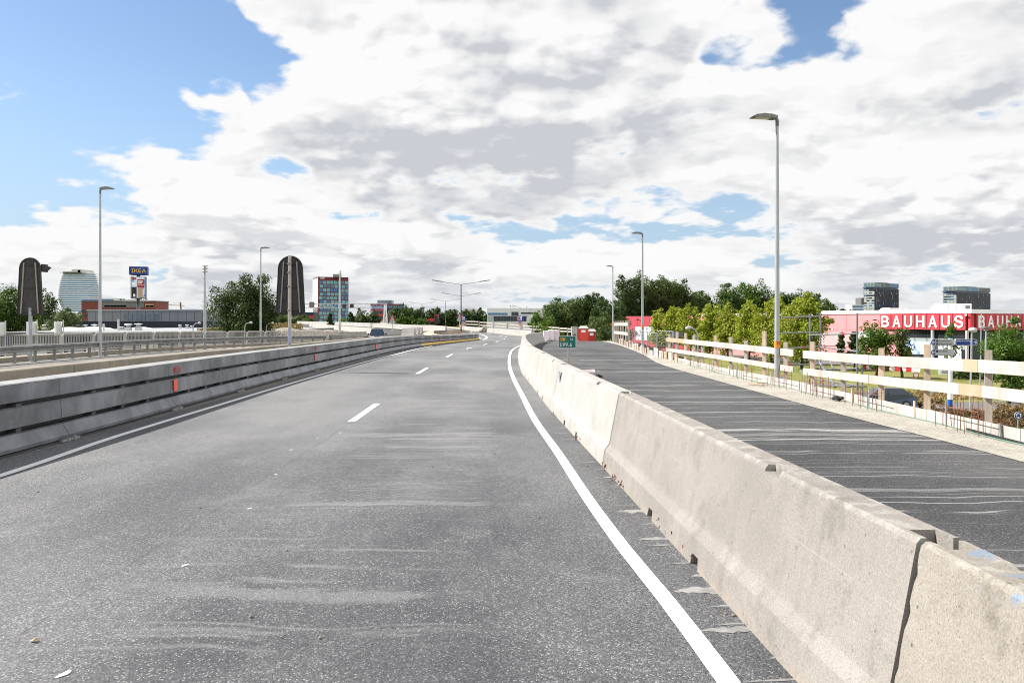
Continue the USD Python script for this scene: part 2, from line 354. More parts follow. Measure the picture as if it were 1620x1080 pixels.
def leaf(name, c1, c2, c3=None, back=0.35, freq=0.45):
    g = G(); p = g.pos(); r = g.n('geometry').random_per_island
    c = g.mix(g.step(r, 0.0, 1.0), c1, c2)
    c = g.mix(g.step(g.noise(p, freq, 3, 0.6).fac, 0.48, 0.66, 0.0, 0.75), c, c3 or tuple(x * 0.72 for x in c1))
    d = g.n('principled_bsdf', base_color=c, roughness=0.55, specular_ior_level=0.3)
    t = g.n('translucent_bsdf', color=g.mix(0.5, c, (0.10, 0.13, 0.015)))
    M[name] = g.done(name, g.n('mix_closure', fac=back, closure1=d.BSDF, closure2=t.BSDF).closure)


def ground_mat(name, c1, c2, c3, scale=0.06, fine=6.0):
    c1, c2, c3 = dim(c1, .85), dim(c2, .85), dim(c3, .85)
    g = G(); p = g.pos()
    c = g.mix(g.step(g.noise(p, scale, 6, 0.6).fac, 0.38, 0.62), c1, c2)
    c = g.mix(g.step(g.noise(p, scale * 6, 5, 0.65).fac, 0.48, 0.68, 0, 0.8), c, c3)
    c = g.mix(1.0, c, g.n('rgb_ramp', fac=g.noise(p, fine, 4, 0.7).fac, ramp=[(0.3, (0.5, 0.5, 0.5)), (0.7, (1.4, 1.4, 1.4))]).color, 'multiply')
    nb = g.n('bump', height=g.noise(p, fine * 2, 4, 0.7).fac, strength=0.6, distance=0.05).normal
    M[name] = g.done(name, g.n('principled_bsdf', base_color=c, roughness=0.9, specular_ior_level=0.2, normal=nb).BSDF)


def glassy(name, tint, rough=0.08, var=0.3, scale=0.5):   # glazing seen from far outside: a dark interior under a reflective pane
    g = G(); r = g.n('geometry').random_per_island; p = g.pos()
    v = g.m('add', g.m('multiply', r, var), g.m('multiply', g.noise(p, scale, 2).fac, var))
    c = g.n('hsv', hue=0.5, saturation=1.0, value=g.m('add', v, 1.0 - var), fac=1.0, color=tint).color
    M[name] = g.done(name, g.n('principled_bsdf', base_color=c, roughness=rough, specular_ior_level=0.6).BSDF)


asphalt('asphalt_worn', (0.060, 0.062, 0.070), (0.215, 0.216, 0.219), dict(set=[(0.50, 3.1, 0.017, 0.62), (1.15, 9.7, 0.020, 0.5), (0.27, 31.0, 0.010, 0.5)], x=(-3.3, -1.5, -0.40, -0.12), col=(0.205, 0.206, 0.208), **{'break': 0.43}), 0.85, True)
asphalt('asphalt_new', (0.045, 0.045, 0.049), (0.092, 0.092, 0.094), dict(set=[(0.62, 1.3, 0.012, 0.95), (1.3, 7.7, 0.009, 0.55)], col=(0.30, 0.295, 0.285), **{'break': 0.38}), 0.55)
asphalt('asphalt_old', (0.055, 0.055, 0.055), (0.10, 0.10, 0.095), None, 0.3)
concrete('concrete_deck', (0.30, 0.29, 0.27), (0.20, 0.19, 0.17), 5.0)
concrete('concrete_tan', (0.305, 0.280, 0.255), (0.155, 0.141, 0.127), 0.0, pit=1.0, stain=0.6)
concrete('concrete_rough', (0.300, 0.272, 0.235), (0.15, 0.132, 0.108), 13.0, paint=(0.10, 0.20, 0.34), pit=1.35, stain=0.8)
concrete('concrete_pale', (0.43, 0.415, 0.39), (0.31, 0.293, 0.268), 29.0, pit=0.35, stain=0.7)
concrete('concrete_cream', (0.42, 0.405, 0.375), (0.30, 0.28, 0.25), 41.0, pit=0.3, stain=0.65)
concrete('concrete_white', (0.43, 0.42, 0.40), (0.33, 0.315, 0.29), 57.0, pit=0.2, stain=0.6)
concrete('concrete_dark', (0.25, 0.235, 0.21), (0.13, 0.12, 0.105), 77.0, pit=0.4, stain=0.7)
plain('steel_rail', (0.155, 0.162, 0.174), 0.45, 0.50, 1.1, metal=0.25, streak=0.35, dirt=(0.10, 0.10, 0.105), bump=0.08, bscale=8)
plain('steel_lit', (0.34, 0.34, 0.335), 0.55, 0.2, 3.0, streak=0.3)  # paler steel: sunlit top painted in, against the darkened shaded rail faces
plain('steel_tan', (0.31, 0.265, 0.20), 0.6, 0.2, 2.0, metal=0.1, streak=0.5, dirt=(0.25, 0.21, 0.16))
plain('steel_dark', (0.05, 0.05, 0.052), 0.6, 0.3)
plain('steel_yellow', (0.62, 0.40, 0.05), 0.5, 0.15, 3.0, streak=0.4, dirt=(0.35, 0.25, 0.08))
plain('galvanised', (0.42, 0.44, 0.46), 0.42, 0.12, 6.0, metal=0.45)
plain('galvanised_dull', (0.27, 0.27, 0.265), 0.55, 0.2, 3.0, metal=0.3, streak=0.5)
plain('pole_grey', (0.45, 0.47, 0.49), 0.4, 0.08, 2.0, metal=0.25)
plain('pole_dark', (0.055, 0.058, 0.065), 0.5, 0.15)
plain('board_black', (0.028, 0.026, 0.025), 0.55, 0.45, 1.6, streak=0.7, dirt=(0.075, 0.07, 0.066), bump=0.15, bscale=12)
plain('tan_tube', (0.36, 0.33, 0.28), 0.6, 0.15)
plain('reflector_red', (0.85, 0.09, 0.035), 0.35, 0.05)
plain('sticker_orange', (0.85, 0.28, 0.04), 0.5, 0.05)
plain('ink', (0.02, 0.02, 0.02), 0.5, 0.02)
plain('white_paint', (0.95, 0.95, 0.94), 0.5, 0.05)
plain('rail_cream', (0.44, 0.43, 0.40), 0.6, 0.12, 1.0, streak=0.3)
plain('white_dirty', (0.60, 0.60, 0.58), 0.6, 0.1, 1.0, streak=0.3)
plain('banner_white', (0.78, 0.79, 0.82), 0.7, 0.05)
plain('red_paint', (0.62, 0.03, 0.035), 0.45, 0.06)
plain('red_dull', (0.42, 0.035, 0.04), 0.5, 0.1)
plain('blue_sign', (0.012, 0.045, 0.26), 0.4, 0.05)
plain('blue_bright', (0.01, 0.10, 0.50), 0.4, 0.05)
plain('green_sign', (0.005, 0.13, 0.095), 0.4, 0.05)
plain('yellow_sign', (0.80, 0.40, 0.05), 0.45, 0.05)
plain('yellow_print', (0.85, 0.58, 0.05), 0.45, 0.05)
plain('sign_grey', (0.52, 0.53, 0.53), 0.45, 0.05)
plain('plank', (0.56, 0.522, 0.482), 0.75, 0.20, 1.6, streak=0.4, dirt=(0.38, 0.27, 0.18), bump=0.15, bscale=30, island=0.08)
plain('post_wood', (0.66, 0.51, 0.385), 0.8, 0.18, 2.0, streak=0.4, dirt=(0.30, 0.19, 0.11), bump=0.2, bscale=25)
plain('post_grey', (0.52, 0.445, 0.375), 0.8, 0.18, 2.0, streak=0.4, dirt=(0.2, 0.16, 0.13))
plain('plank_fresh', (0.50, 0.365, 0.25), 0.75, 0.12, 2.0, streak=0.3, dirt=(0.48, 0.26, 0.12))
plain('rust', (0.21, 0.095, 0.06), 0.8, 0.35, 9.0)
plain('rubber', (0.025, 0.025, 0.027), 0.7, 0.3)
plain('bark', (0.055, 0.043, 0.032), 0.9, 0.3, 3.0)
plain('plastic_white', (0.86, 0.75, 0.78), 0.4, 0.08, 1.5)
plain('cable_green', (0.16, 0.30, 0.23), 0.5, 0.1)
leaf('leaf_dark', (0.034, 0.068, 0.015), (0.070, 0.115, 0.025))
leaf('leaf_mid', (0.058, 0.110, 0.020), (0.110, 0.175, 0.032))
leaf('leaf_olive', (0.070, 0.108, 0.028), (0.120, 0.155, 0.045))
leaf('leaf_lime', (0.29, 0.34, 0.026), (0.44, 0.44, 0.045), (0.20, 0.26, 0.022), 0.42)
leaf('leaf_bright', (0.075, 0.150, 0.016), (0.125, 0.200, 0.025), None, 0.4)
leaf('leaf_silver', (0.10, 0.14, 0.055), (0.16, 0.20, 0.09), None, 0.3)
leaf('leaf_rusty', (0.075, 0.105, 0.025), (0.17, 0.105, 0.045), (0.05, 0.08, 0.02), 0.35)
leaf('grass_dry', (0.30, 0.20, 0.085), (0.40, 0.29, 0.14), (0.20, 0.15, 0.06), 0.3)
leaf('heather', (0.16, 0.075, 0.04), (0.22, 0.13, 0.06), (0.10, 0.09, 0.035), 0.3)
leaf('bed_grey', (0.16, 0.18, 0.10), (0.24, 0.25, 0.15), (0.12, 0.12, 0.06), 0.3)
ground_mat('ground_look', (0.10, 0.13, 0.035), (0.16, 0.16, 0.055), (0.22, 0.19, 0.09))
ground_mat('lawn_look', (0.13, 0.165, 0.03), (0.22, 0.215, 0.06), (0.30, 0.25, 0.10), 0.09)
ground_mat('lot_look', (0.16, 0.155, 0.145), (0.20, 0.195, 0.18), (0.13, 0.13, 0.12), 0.1)
ground_mat('gravel_look', (0.42, 0.39, 0.34), (0.50, 0.47, 0.41), (0.33, 0.30, 0.25), 0.9, 55.0)
ground_mat('sand_look', (0.42, 0.34, 0.24), (0.50, 0.42, 0.32), (0.26, 0.21, 0.14), 0.3, 9.0)
ground_mat('soil_look', (0.11, 0.075, 0.05), (0.15, 0.105, 0.07), (0.08, 0.055, 0.04), 0.5, 8.0)
ground_mat('rubble_look', (0.26, 0.22, 0.18), (0.34, 0.29, 0.24), (0.15, 0.13, 0.11), 0.8, 9.0)
plain('roof_felt', (0.33, 0.34, 0.355), 0.8, 0.15, 0.3)
plain('navy_wall', (0.012, 0.018, 0.035), 0.5, 0.2, 0.3)
plain('clad_grey', (0.245, 0.255, 0.29), 0.55, 0.06, 0.4, island=0.05)
plain('clad_glass', (0.18, 0.215, 0.27), 0.3, 0.15, 0.6, island=0.1)
plain('clad_joint', (0.42, 0.43, 0.47), 0.5, 0.05)
plain('brick_red', (0.20, 0.055, 0.04), 0.85, 0.15, 1.0)
plain('grey_wall', (0.16, 0.155, 0.155), 0.7, 0.1, 0.4)
plain('white_wall', (0.70, 0.71, 0.73), 0.6, 0.05, 0.3)
plain('white_roof', (0.90, 0.90, 0.90), 0.6, 0.05, 0.3)
plain('shop_pink', (0.84, 0.34, 0.355), 0.55, 0.05, 0.25, island=0.03)
plain('shop_red', (0.66, 0.060, 0.082), 0.5, 0.06, 0.4, island=0.03)
plain('shop_left', (0.50, 0.065, 0.095), 0.55, 0.06, 0.25, island=0.03)
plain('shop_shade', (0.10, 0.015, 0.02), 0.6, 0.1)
plain('wine_wall', (0.145, 0.018, 0.03), 0.55, 0.08, 0.3)
plain('tower_dark', (0.022, 0.020, 0.032), 0.5, 0.2, 0.15)
plain('pale_wall', (0.62, 0.60, 0.55), 0.7, 0.08, 0.3)
glassy('glass_sky', (0.15, 0.30, 0.47), 0.25); glassy('glass_teal', (0.14, 0.36, 0.40), 0.25); glassy('glass_blue', (0.045, 0.15, 0.31), 0.25); glassy('glass_dark', (0.02, 0.028, 0.035)); glassy('glass_pale', (0.34, 0.40, 0.40)); glassy('glass_green', (0.13, 0.19, 0.21))
plain('car_paint', (0.012, 0.014, 0.032), 0.3, 0.05, metal=0.2)
plain('car_blue', (0.10, 0.125, 0.175), 0.25, 0.05, metal=0.5)
plain('scaffold_steel', (0.27, 0.285, 0.30), 0.45, 0.15, 4.0, metal=0.35)
plain('lamp_glass', (0.72, 0.70, 0.60), 0.2, 0.05)


def line_paint():
    g = G(); p = g.pos()
    w = g.step(g.noise(p, 24, 5, 0.75).fac, 0.62, 0.74, 0, 0.6); w2 = g.step(g.noise(p, 3, 4, 0.7).fac, 0.58, 0.75, 0, 0.35)
    c = g.mix(g.m('maximum', w, w2), (0.80, 0.80, 0.79), (0.34, 0.34, 0.33))
    M['line_paint'] = g.done('line_paint', g.n('principled_bsdf', base_color=c, roughness=0.6, specular_ior_level=0.3).BSDF)
def mesh_wire():
    M['poster'] = None
    g = G(); p = g.obj()
    n = g.noise(p, 1.4, 4, 0.65).fac
    c = g.mix(g.step(n, 0.53, 0.60), (0.60, 0.62, 0.65), (0.16, 0.15, 0.17)); c = g.mix(g.step(g.noise(p, 2.1, 3).fac, 0.63, 0.66), c, (0.55, 0.25, 0.25))
    M['poster'] = g.done('poster', g.n('principled_bsdf', base_color=c, roughness=0.5).BSDF)
    g = G(); p = g.obj()
    c = g.mix(g.step(g.noise(g.scaled(p, 1, 1, 0.6), 0.9, 3, 0.6).fac, 0.45, 0.55), (0.55, 0.65, 0.80), (0.08, 0.22, 0.55)); c = g.mix(g.step(g.noise(p, 1.7, 3).fac, 0.58, 0.62), c, (0.78, 0.78, 0.78))
    M['poster_blue'] = g.done('poster_blue', g.n('principled_bsdf', base_color=c, roughness=0.5).BSDF)
line_paint(); mesh_wire()
plain('slurry', (0.27,0.265,0.255),0.85,0.25,8.0)
plain('blue_mark', (0.35,0.38,0.5),0.7,0.1)

# ---------------------------------------------------------------- terrain, decks and roads
def sheet(name, left, right, ys, prof, dz, mat, kind='structure', nx=6, label=None, cat=None):
    V = []; ys = list(ys)
    for y in ys:
        a, b = left(y), right(y)
        V += [(a + (b - a) * i / nx, y, prof(y) + dz) for i in range(nx + 1)]
    f = [[r * (nx + 1) + i, r * (nx + 1) + i + 1, (r + 1) * (nx + 1) + i + 1, (r + 1) * (nx + 1) + i] for r in range(len(ys) - 1) for i in range(nx)]
    return single(name, MB().add(V, f), mat, label, cat, kind=kind, smooth=True)
def yrange(a, b): 
    out = [a]
    while out[-1] < b: out.append(min(b, out[-1] + max(0.5, 0.035 * abs(out[-1]) + 0.4)))
    return out
K = lambda c: (lambda y: c)
ZG = -5.0
R = 6000.0
ring = [0, 60, 120, 200, 320, 500, 900, 2000, R]; V = [(0, 0, ZG)]; f = []
for r in ring[1:]: V += [(r * math.cos(t), r * math.sin(t), ZG) for t in np.arange(48) * math.pi / 24]
for i in range(len(ring) - 2): f += [[1 + i * 48 + j, 1 + i * 48 + (j + 1) % 48, 1 + (i + 1) * 48 + (j + 1) % 48, 1 + (i + 1) * 48 + j] for j in range(48)]
f += [[0, 0, 1 + j, 1 + (j + 1) % 48] for j in range(48)]
ff = np.array([q for q in f]); tri = np.vstack([ff[:-48][:, [0, 1, 2]], ff[:-48][:, [0, 2, 3]], ff[-48:][:, [0, 2, 3]]])
single('ground', MB().add(V, tri), 'ground_look', kind='structure')

deck_l = curve([(-24, -8), (-24, 40), (-22.5, 52), (-20.5, 66), (-20.5, 100), (-30, 130), (-60, 200), (-90, 330)])
deck_r = curve([(7.6, -8), (7.55, 20), (7.3, 28), (7.2, 38), (7.9, 50), (8.7, 67), (10, 90), (9, 120), (4, 150), (-2, 190), (-10, 330)])
def deck_z(y): return zr(y)
pr = []; path = []
ysd = yrange(-8, 120)
V = []
base_r = curve([(1.46, -6), (1.41, 3.3), (1.34, 5.66), (1.24, 7.23), (1.065, 9.97), (.907, 12.5), (.73, 16), (.556, 20.8), (.31, 27), (.25, 35), (.34, 44), (.62, 52), (1.15, 60), (1.9, 68), (2.5, 74)])
_nl = curve([(2.8, 74), (3.4, 80), (4.6, 95), (4.6, 118)])
new_l = lambda y: base_r(y) + .30 if y < 74 else _nl(y)
mid = new_l
sep = curve([(-9.3, -8), (-9.3, 45), (-9.0, 75), (-9.6, 100), (-11.6, 120), (-16, 150), (-26, 200), (-60, 330), (-90, 420)])
# one deck slab: left part on the old profile, right part on the new one
for nm, lf, rt, prof, rng in (('bridge_deck', deck_l, sep, zo, ysd), ('bridge_deck', sep, mid, zr, ysd), ('bridge_deck', mid, deck_r, zn, ysd)):
    mb = MB(); ys = list(rng); V = []
    for y in ys: V += [(lf(y), y, prof(y)), (rt(y), y, prof(y)), (rt(y), y, prof(y) - 1.1), (lf(y), y, prof(y) - 1.1)]
    f = [[4 * i + j, 4 * i + (j + 1) % 4, 4 * i + 4 + (j + 1) % 4, 4 * i + 4 + j] for i in range(len(ys) - 1) for j in range(4)]
    k = 4 * (len(ys) - 1); f += [[3, 2, 1, 0], [k, k + 1, k + 2, k + 3]]
    mb.add(V, f); single(nm, mb, 'concrete_deck', kind='structure')
# beyond the bridge: embankment carrying the roads on
emb = MB(); ys = yrange(119.9, 420); V = []
el = curve([(-36, 120), (-60, 200), (-95, 300), (-140, 420)]); em = curve([(4.5, 119), (3, 135), (-3, 160), (-10, 190), (-25, 260), (-60, 420)])
for y in ys:
    zl, zq, zp = zr(y) - 0.03, zn(y) - .03, zo(y) - .03
    V += [(el(y) - 12, y, ZG), (el(y), y, zp), (sep(y), y, zp), (sep(y) + .6, y, zl), (em(y), y, zl), (em(y) + 2.5, y, zq), (em(y) + 14, y, zq), (em(y) + 24, y, ZG)]
emb.add(V, [[8 * i + j, 8 * i + j + 1, 8 * i + 9 + j, 8 * i + 8 + j] for i in range(len(ys) - 1) for j in range(7)])
single('embankment', emb, 'sand_look', kind='structure')

base_l = curve([(-6.37, -8), (-6.37, 12), (-6.5, 18), (-6.58, 24), (-6.56, 33), (-6.45, 42), (-6.3, 50), (-5.95, 58), (-4.9, 70), (-3.7, 80), (-3.0, 86)])
road_l = curve([(-6.35, -8), (-6.35, 42), (-6.0, 56), (-4.6, 72), (-3.2, 86), (-3.6, 96), (-4.8, 108), (-7.5, 122), (-12, 145), (-19, 180), (-30, 225)])
road_r = curve([(1.75, -8), (1.7, 3.3), (1.35, 9.97), (1.0, 16), (.85, 20.8), (.6, 27), (.55, 35), (.64, 44), (.9, 52), (1.5, 60), (2.4, 70), (3.1, 84), (3.3, 96), (2.7, 106), (.6, 117), (-4, 137), (-8, 157), (-13, 182), (-22, 225)])
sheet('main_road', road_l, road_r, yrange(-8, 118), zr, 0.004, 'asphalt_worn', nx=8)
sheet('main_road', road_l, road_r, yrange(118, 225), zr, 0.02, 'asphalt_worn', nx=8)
opp_r = curve([(-9.4, -8), (-9.4, 45), (-9.2, 75), (-9.9, 100), (-12, 120), (-17, 150), (-27, 200), (-62, 330)])
opp_l = curve([(-17.2, -8), (-17.2, 40), (-15.4, 60), (-16, 80), (-18, 100), (-25, 130), (-42, 180), (-66, 240), (-120, 330)])
sheet('opposite_road', opp_l, opp_r, yrange(-8, 118), zo, 0.004, 'asphalt_old')
sheet('opposite_road', opp_l, opp_r, yrange(118, 330), zo, 0.02, 'asphalt_old')
new_r = curve([(6.35, -8), (6.27, 10), (6.06, 15.3), (5.9, 23.4), (5.83, 30.6), (6.7, 42.4), (7.6, 58), (8.3, 75), (9.2, 90), (9.2, 118)])
sheet('new_road', new_l, new_r, yrange(-8, 118), zn, 0.004, 'asphalt_new', nx=10)
gr = MB()
sheet('gravel_verge', lambda y: new_r(y) - 0.02, lambda y: deck_r(y) - 0.02, yrange(-8, 90), zn, 0.012, 'gravel_look')
sheet('gravel_strip', K(-20.3), K(-17.4), yrange(-8, 48), zo, 0.006, 'lot_look')

# painted lines
def stripe(name, fn, a, b, w, dz=0.010, prof=zr, mat='line_paint', label=None):
    ys = yrange(a, b) if b - a > 3 else np.linspace(a, b, 5)
    xs = [fn(y) for y in ys]; dx = np.gradient(xs, ys); V = []
    for x, y, d in zip(xs, ys, dx):
        n = np.array([1, -d]) / math.hypot(1, d) * w / 2
        k_ = dz + max(0, y - 22) * .0007; V += [(x - n[0], y - n[1], prof(y) + k_), (x + n[0], y + n[1], prof(y) + k_)]
    mb = MB().add(V, [[2 * i, 2 * i + 1, 2 * i + 3, 2 * i + 2] for i in range(len(ys) - 1)])
    return single(name, mb, mat, kind='structure')
line_right = curve([(1.15, -4), (1.06, 3.5), (.98, 4.88), (.85, 6.37), (.74, 8.04), (.61, 10.66), (.40, 14.3), (.23, 19.1), (.04, 24.6), (-.09, 30.6), (-.12, 36), (-.06, 44), (.2, 51.5), (.65, 58), (1.3, 65), (2.1, 74)])
stripe('edge_line', line_right, -3, 74, 0.115)
line_left = curve([(-5.66, -8), (-5.71, 9.2), (-5.9, 12.4), (-5.97, 17), (-6.02, 22), (-6.0, 31), (-5.9, 38), (-5.73, 43), (-5.66, 50), (-5.4, 56)])
stripe('edge_line', line_left, -8, 56, 0.12)
lane = [(-2.76, 15.6), (-3.03, 28), (-2.98, 39.5), (-2.65, 51), (-2.0, 62), (-1.3, 73), (-.75, 84), (-.72, 94), (-1.35, 103), (-3.3, 113), (-6.5, 126), (-11, 145)]
lane_f = curve([(-2.6, 3)] + lane)
for x, y in lane[:1] + lane[1:9]:
    stripe('lane_dash', lane_f, y - 1.5, y + 1.5, 0.125)
for y in (112.0, 124.0, 138.0): stripe('lane_dash', lane_f, y - 1.6, y + 1.6, 0.16, dz=0.03)
# line looping round the nose of the island
mb = MB(); loop = [gnd(*p) for p in ((757, 528.2), (763, 529.5), (768, 531.5), (770.5, 533.5), (769, 535.5), (764, 537.5))]
mb.sweep([(-.09, 0), (.09, 0)], np.array(loop) + [0, 0, .011], closed=False); single('edge_line', mb, 'line_paint', kind='structure')
# chalky slurry patches left along the foot of the concrete barriers
rng = random.Random(4)
mb = MB()
def smear(x1, y, L, w, z):
    n = 12; k = np.linspace(0, 1, n); env = np.clip(k / .12, 0, 1) ** .5 * np.clip((1 - k) / .45, 0, 1) ** .8; V = []
    for q, e in zip(k, env):
        xx = x1 - L * q; yy = y - .03 * q + rng.uniform(-.15, .15) * w
        V += [(xx, yy - w * e * rng.uniform(.55, 1.15), z), (xx, yy + w * e * rng.uniform(.55, 1.15), z)]
    mb.add(V, [[2 * j + 1, 2 * j + 3, 2 * j + 2, 2 * j] for j in range(n - 1)])
for i in range(70):
    y = 3.7 * (1.055 ** i)
    if y > 46: break
    y += rng.uniform(-.1, .1); big = rng.random() < .14
    smear(base_r(y) + .02, y, rng.uniform(.08, .30) * (1.25 if big else 1), rng.uniform(.006, .014) * (1 + y * .07) * (2.4 if big else 1), zr(y) + .0062)
smear(base_r(5.35) + .02, 5.35, .34, .075, zr(5) + .006); smear(base_r(7.6) + .02, 7.55, .30, .07, zr(7) + .006)
single('slurry_marks', mb, 'slurry', 'grey white cement slurry streaks on the asphalt along the concrete barrier foot', 'slurry', kind='stuff') if 'slurry' in M else None
# paint splashes on the worn lane
mb = MB()
for px, py, s in ((101, 1068, 1.5), (293, 895, 1.1), (395, 805, .7), (437, 751, .6), (460, 712, .6), (503, 693, .5), (538, 685, .5)):
    c = gnd(px, py); a = 0.009 * s + 0.009; n = 9
    th = np.arange(n) * 2 * math.pi / n; rr = a * (0.6 + 0.6 * np.array([rng.random() for _ in th]))
    V = [(c[0] + 1.0 * r * math.cos(t) + .5 * r * math.sin(t), c[1] + 1.9 * r * math.sin(t), c[2] + .0085) for r, t in zip(rr, th)] + [(c[0], c[1], c[2] + .0085)]
    mb.add(V, [[n, j, (j + 1) % n] for j in range(n)])
single('paint_splashes', mb, 'white_paint', kind='stuff')
# lower ground on the right: lawn, roads, planting beds
def patch(name, pts, z, mat, kind='structure'):
    from shapely.geometry import Polygon
    vv, ff = trimesh.creation.triangulate_polygon(Polygon(pts), engine='earcut')
    single(name, MB().add(np.c_[vv, np.full(len(vv), z)], ff), mat, kind=kind)
patch('lawn', [(9.5, 40), (90, 40), (100, 80), (78, 104), (60, 112), (45, 125), (20, 150), (12, 140)], ZG + .02, 'lawn_look')
patch('lower_road', [(16, 60), (30, 59), (45, 62), (95, 68), (95, 74), (44, 68.5), (30, 66), (16, 67)], ZG + .05, 'lot_look')
patch('lower_path', [(26, 73.5), (40, 75), (90, 85), (90, 87), (40, 77), (26, 75.2)], ZG + .06, 'lot_look')
patch('shop_forecourt', [(45, 125.2), (60, 112.2), (78, 104.2), (110, 112), (110, 150), (58, 121), (26, 186), (18, 186)], ZG + .04, 'lot_look')

# ---------------------------------------------------------------- concrete barriers beside the road
def barrier_solid(L, notch=True, slot0=True, slot1=True, h=0.88, w=0.59, fine=0.0, seed=0, rough=0.0):
    # cross-section in (x, z), length along y from 0 to L
    bw, m = w / 2, w / 2
    prof = [(-m, 0), (-m + .03, .2), (-m + .085, .27), (-.095, h - .02), (-.078, h), (.078, h), (.095, h - .02), (m - .085, .27), (m - .03, .2), (m, 0)]
    cs = m3.CrossSection([prof[::-1]])
    s = cs.extrude(L).rotate([90, 0, 0]).translate([0, L, 0])
    box = lambda x0, y0, z0, x1, y1, z1: m3.Manifold.cube([x1 - x0, y1 - y0, z1 - z0]).translate([x0, y0, z0])
    cut = []
    if notch:
        for c in (L / 2 - .72, L / 2 + .72): cut.append(m3.CrossSection([[(c - .11, -.05), (c + .11, -.05), (c + .07, .085), (c - .07, .085)]]).extrude(2).rotate([90, 0, 90]).translate([-1, 0, 0]))
    if slot0: cut.append(box(-.055, -.1, h - .20, .055, .13, h + .1))
    if slot1: cut.append(box(-.055, L - .13, h - .20, .055, L + .1, h + .1))
    for yy, sg in ((0, 1), (L, -1)):                     # chamfered end corners
        for sx in (-1, 1):
            q = [(sx * (m + .2), yy - sg * .2), (sx * (m + .2), yy + sg * .22), (sx * (m - .42 + .0), yy - sg * .4)]
    if slot0 and L > 4: cut.append(box(-.12, 1.45, h - .04, -.035, 1.68, h + .1))
    for c in cut: s = s - c
    if fine:
        s = s.refine_to_length(fine); me = s.to_mesh(); v, f = np.array(me.vert_properties[:, :3], float), np.array(me.tri_verts)
        t = trimesh.Trimesh(v, f, process=False); n = t.vertex_normals
        d = (meshkit.fbm(v * 2.0 + seed, 3, 5) - .5) * .005 + (meshkit.fbm(v * 14.0 + seed, 3, 9) - .5) * .003
        e = np.clip((v[:, 2] - (h - .05)) / .05, 0, 1) * np.clip(np.abs(v[:, 0]) / .07 - .4, 0, 1)
        ends = np.clip(1 - np.minimum(v[:, 1], L - v[:, 1]) / .05, 0, 1)
        chip = np.clip(meshkit.fbm(v * 15 + seed + 7, 3, 3) - .55, 0, 1) * (rough * .28 if rough > .1 else 0.0)
        d = d - chip * np.maximum(e, ends * .6) - np.clip(meshkit.fbm(v * 6 + seed + 3, 3, 21) - .55, 0, 1) * (rough * .5 if rough > .1 else 0) * np.clip((v[:, 2] - h + .12) / .12, 0, 1)
        keep = (v[:, 2] > 0.004)
        v = v + n * (d * keep)[:, None]
        return v, f
    me = s.to_mesh(); return np.array(me.vert_properties[:, :3], float), np.array(me.tri_verts)


joints = [-3.1, 3.28, 9.86, 16.1, 21.5, 26.8, 32.6, 38.5, 44.3, 50.0, 55.6, 61.2, 66.6, 71.8]
tone = ['concrete_rough', 'concrete_tan', 'concrete_pale', 'concrete_cream', 'concrete_cream'] + ['concrete_pale', 'concrete_cream'] * 6
what = ['rough chipped concrete barrier block with blue paint smears, nearest on the right', 'long tan concrete barrier block with two forklift notches, second from the camera',
        'pale whitish concrete barrier block between the tan block and the cream ones']
def put_barrier(p, q, v, f, mat, name, label, cat='barrier', group=None, gap=.035):
    p, q = np.asarray(p, float), np.asarray(q, float); d = q - p; L = np.linalg.norm(d[:2]); a = math.atan2(d[1], d[0]) - math.pi / 2
    t = Thing(name, label, cat, p, a, group)
    v = v.copy(); v[:, 2] += v[:, 1] * d[2] / L
    t.part('concrete_body', MB().add(v, f), mat, smooth=28)
    return t, L
nb = len(joints) - 1
for i in range(nb):
    a, b = joints[i], joints[i + 1]
    p = np.array([base_r(a) + .295, a, zr(a)]); q = np.array([base_r(b) + .295, b, zr(b)]); L = np.linalg.norm(q - p) - .035
    v, f = barrier_solid(L, fine=.04 if i < 2 else (.12 if i < 4 else 0), seed=i * 3.3, rough=.35 if i == 0 else .05)
    v = v + [0, .018, 0]
    lab = what[i] if i < 3 else f'{ORD[i]} concrete barrier block from the camera along the right edge line'
    t, _ = put_barrier(p, q, v, f, tone[i], 'concrete_barrier', lab, group='concrete barrier blocks along the right edge line')
    if i == 0: t.part('joint_filler', MB().prism([(-.262, 0), (.262, 0), (.235, .2), (.18, .27), (.075, .74), (-.075, .74), (-.18, .27), (-.235, .2)], (0, L + .012, 0), (1, 0, 0), (0, 0, 1), (0, .012, 0)), 'rubber')
    if i in (1, 2, 3):
        t.part('steel_coupler', B(-.03, -.02, .55, .03, .06, .80), 'steel_dark')
    if i == 9: t.part('reflector', B(-.215, .3, .52, -.19, .42, .82), 'reflector_red')
    if i == 2: t.part('stencil_mark', B(-.165, L - .55, .58, -.150, L - .38, .78), 'blue_mark') if 'blue_mark' in M else None

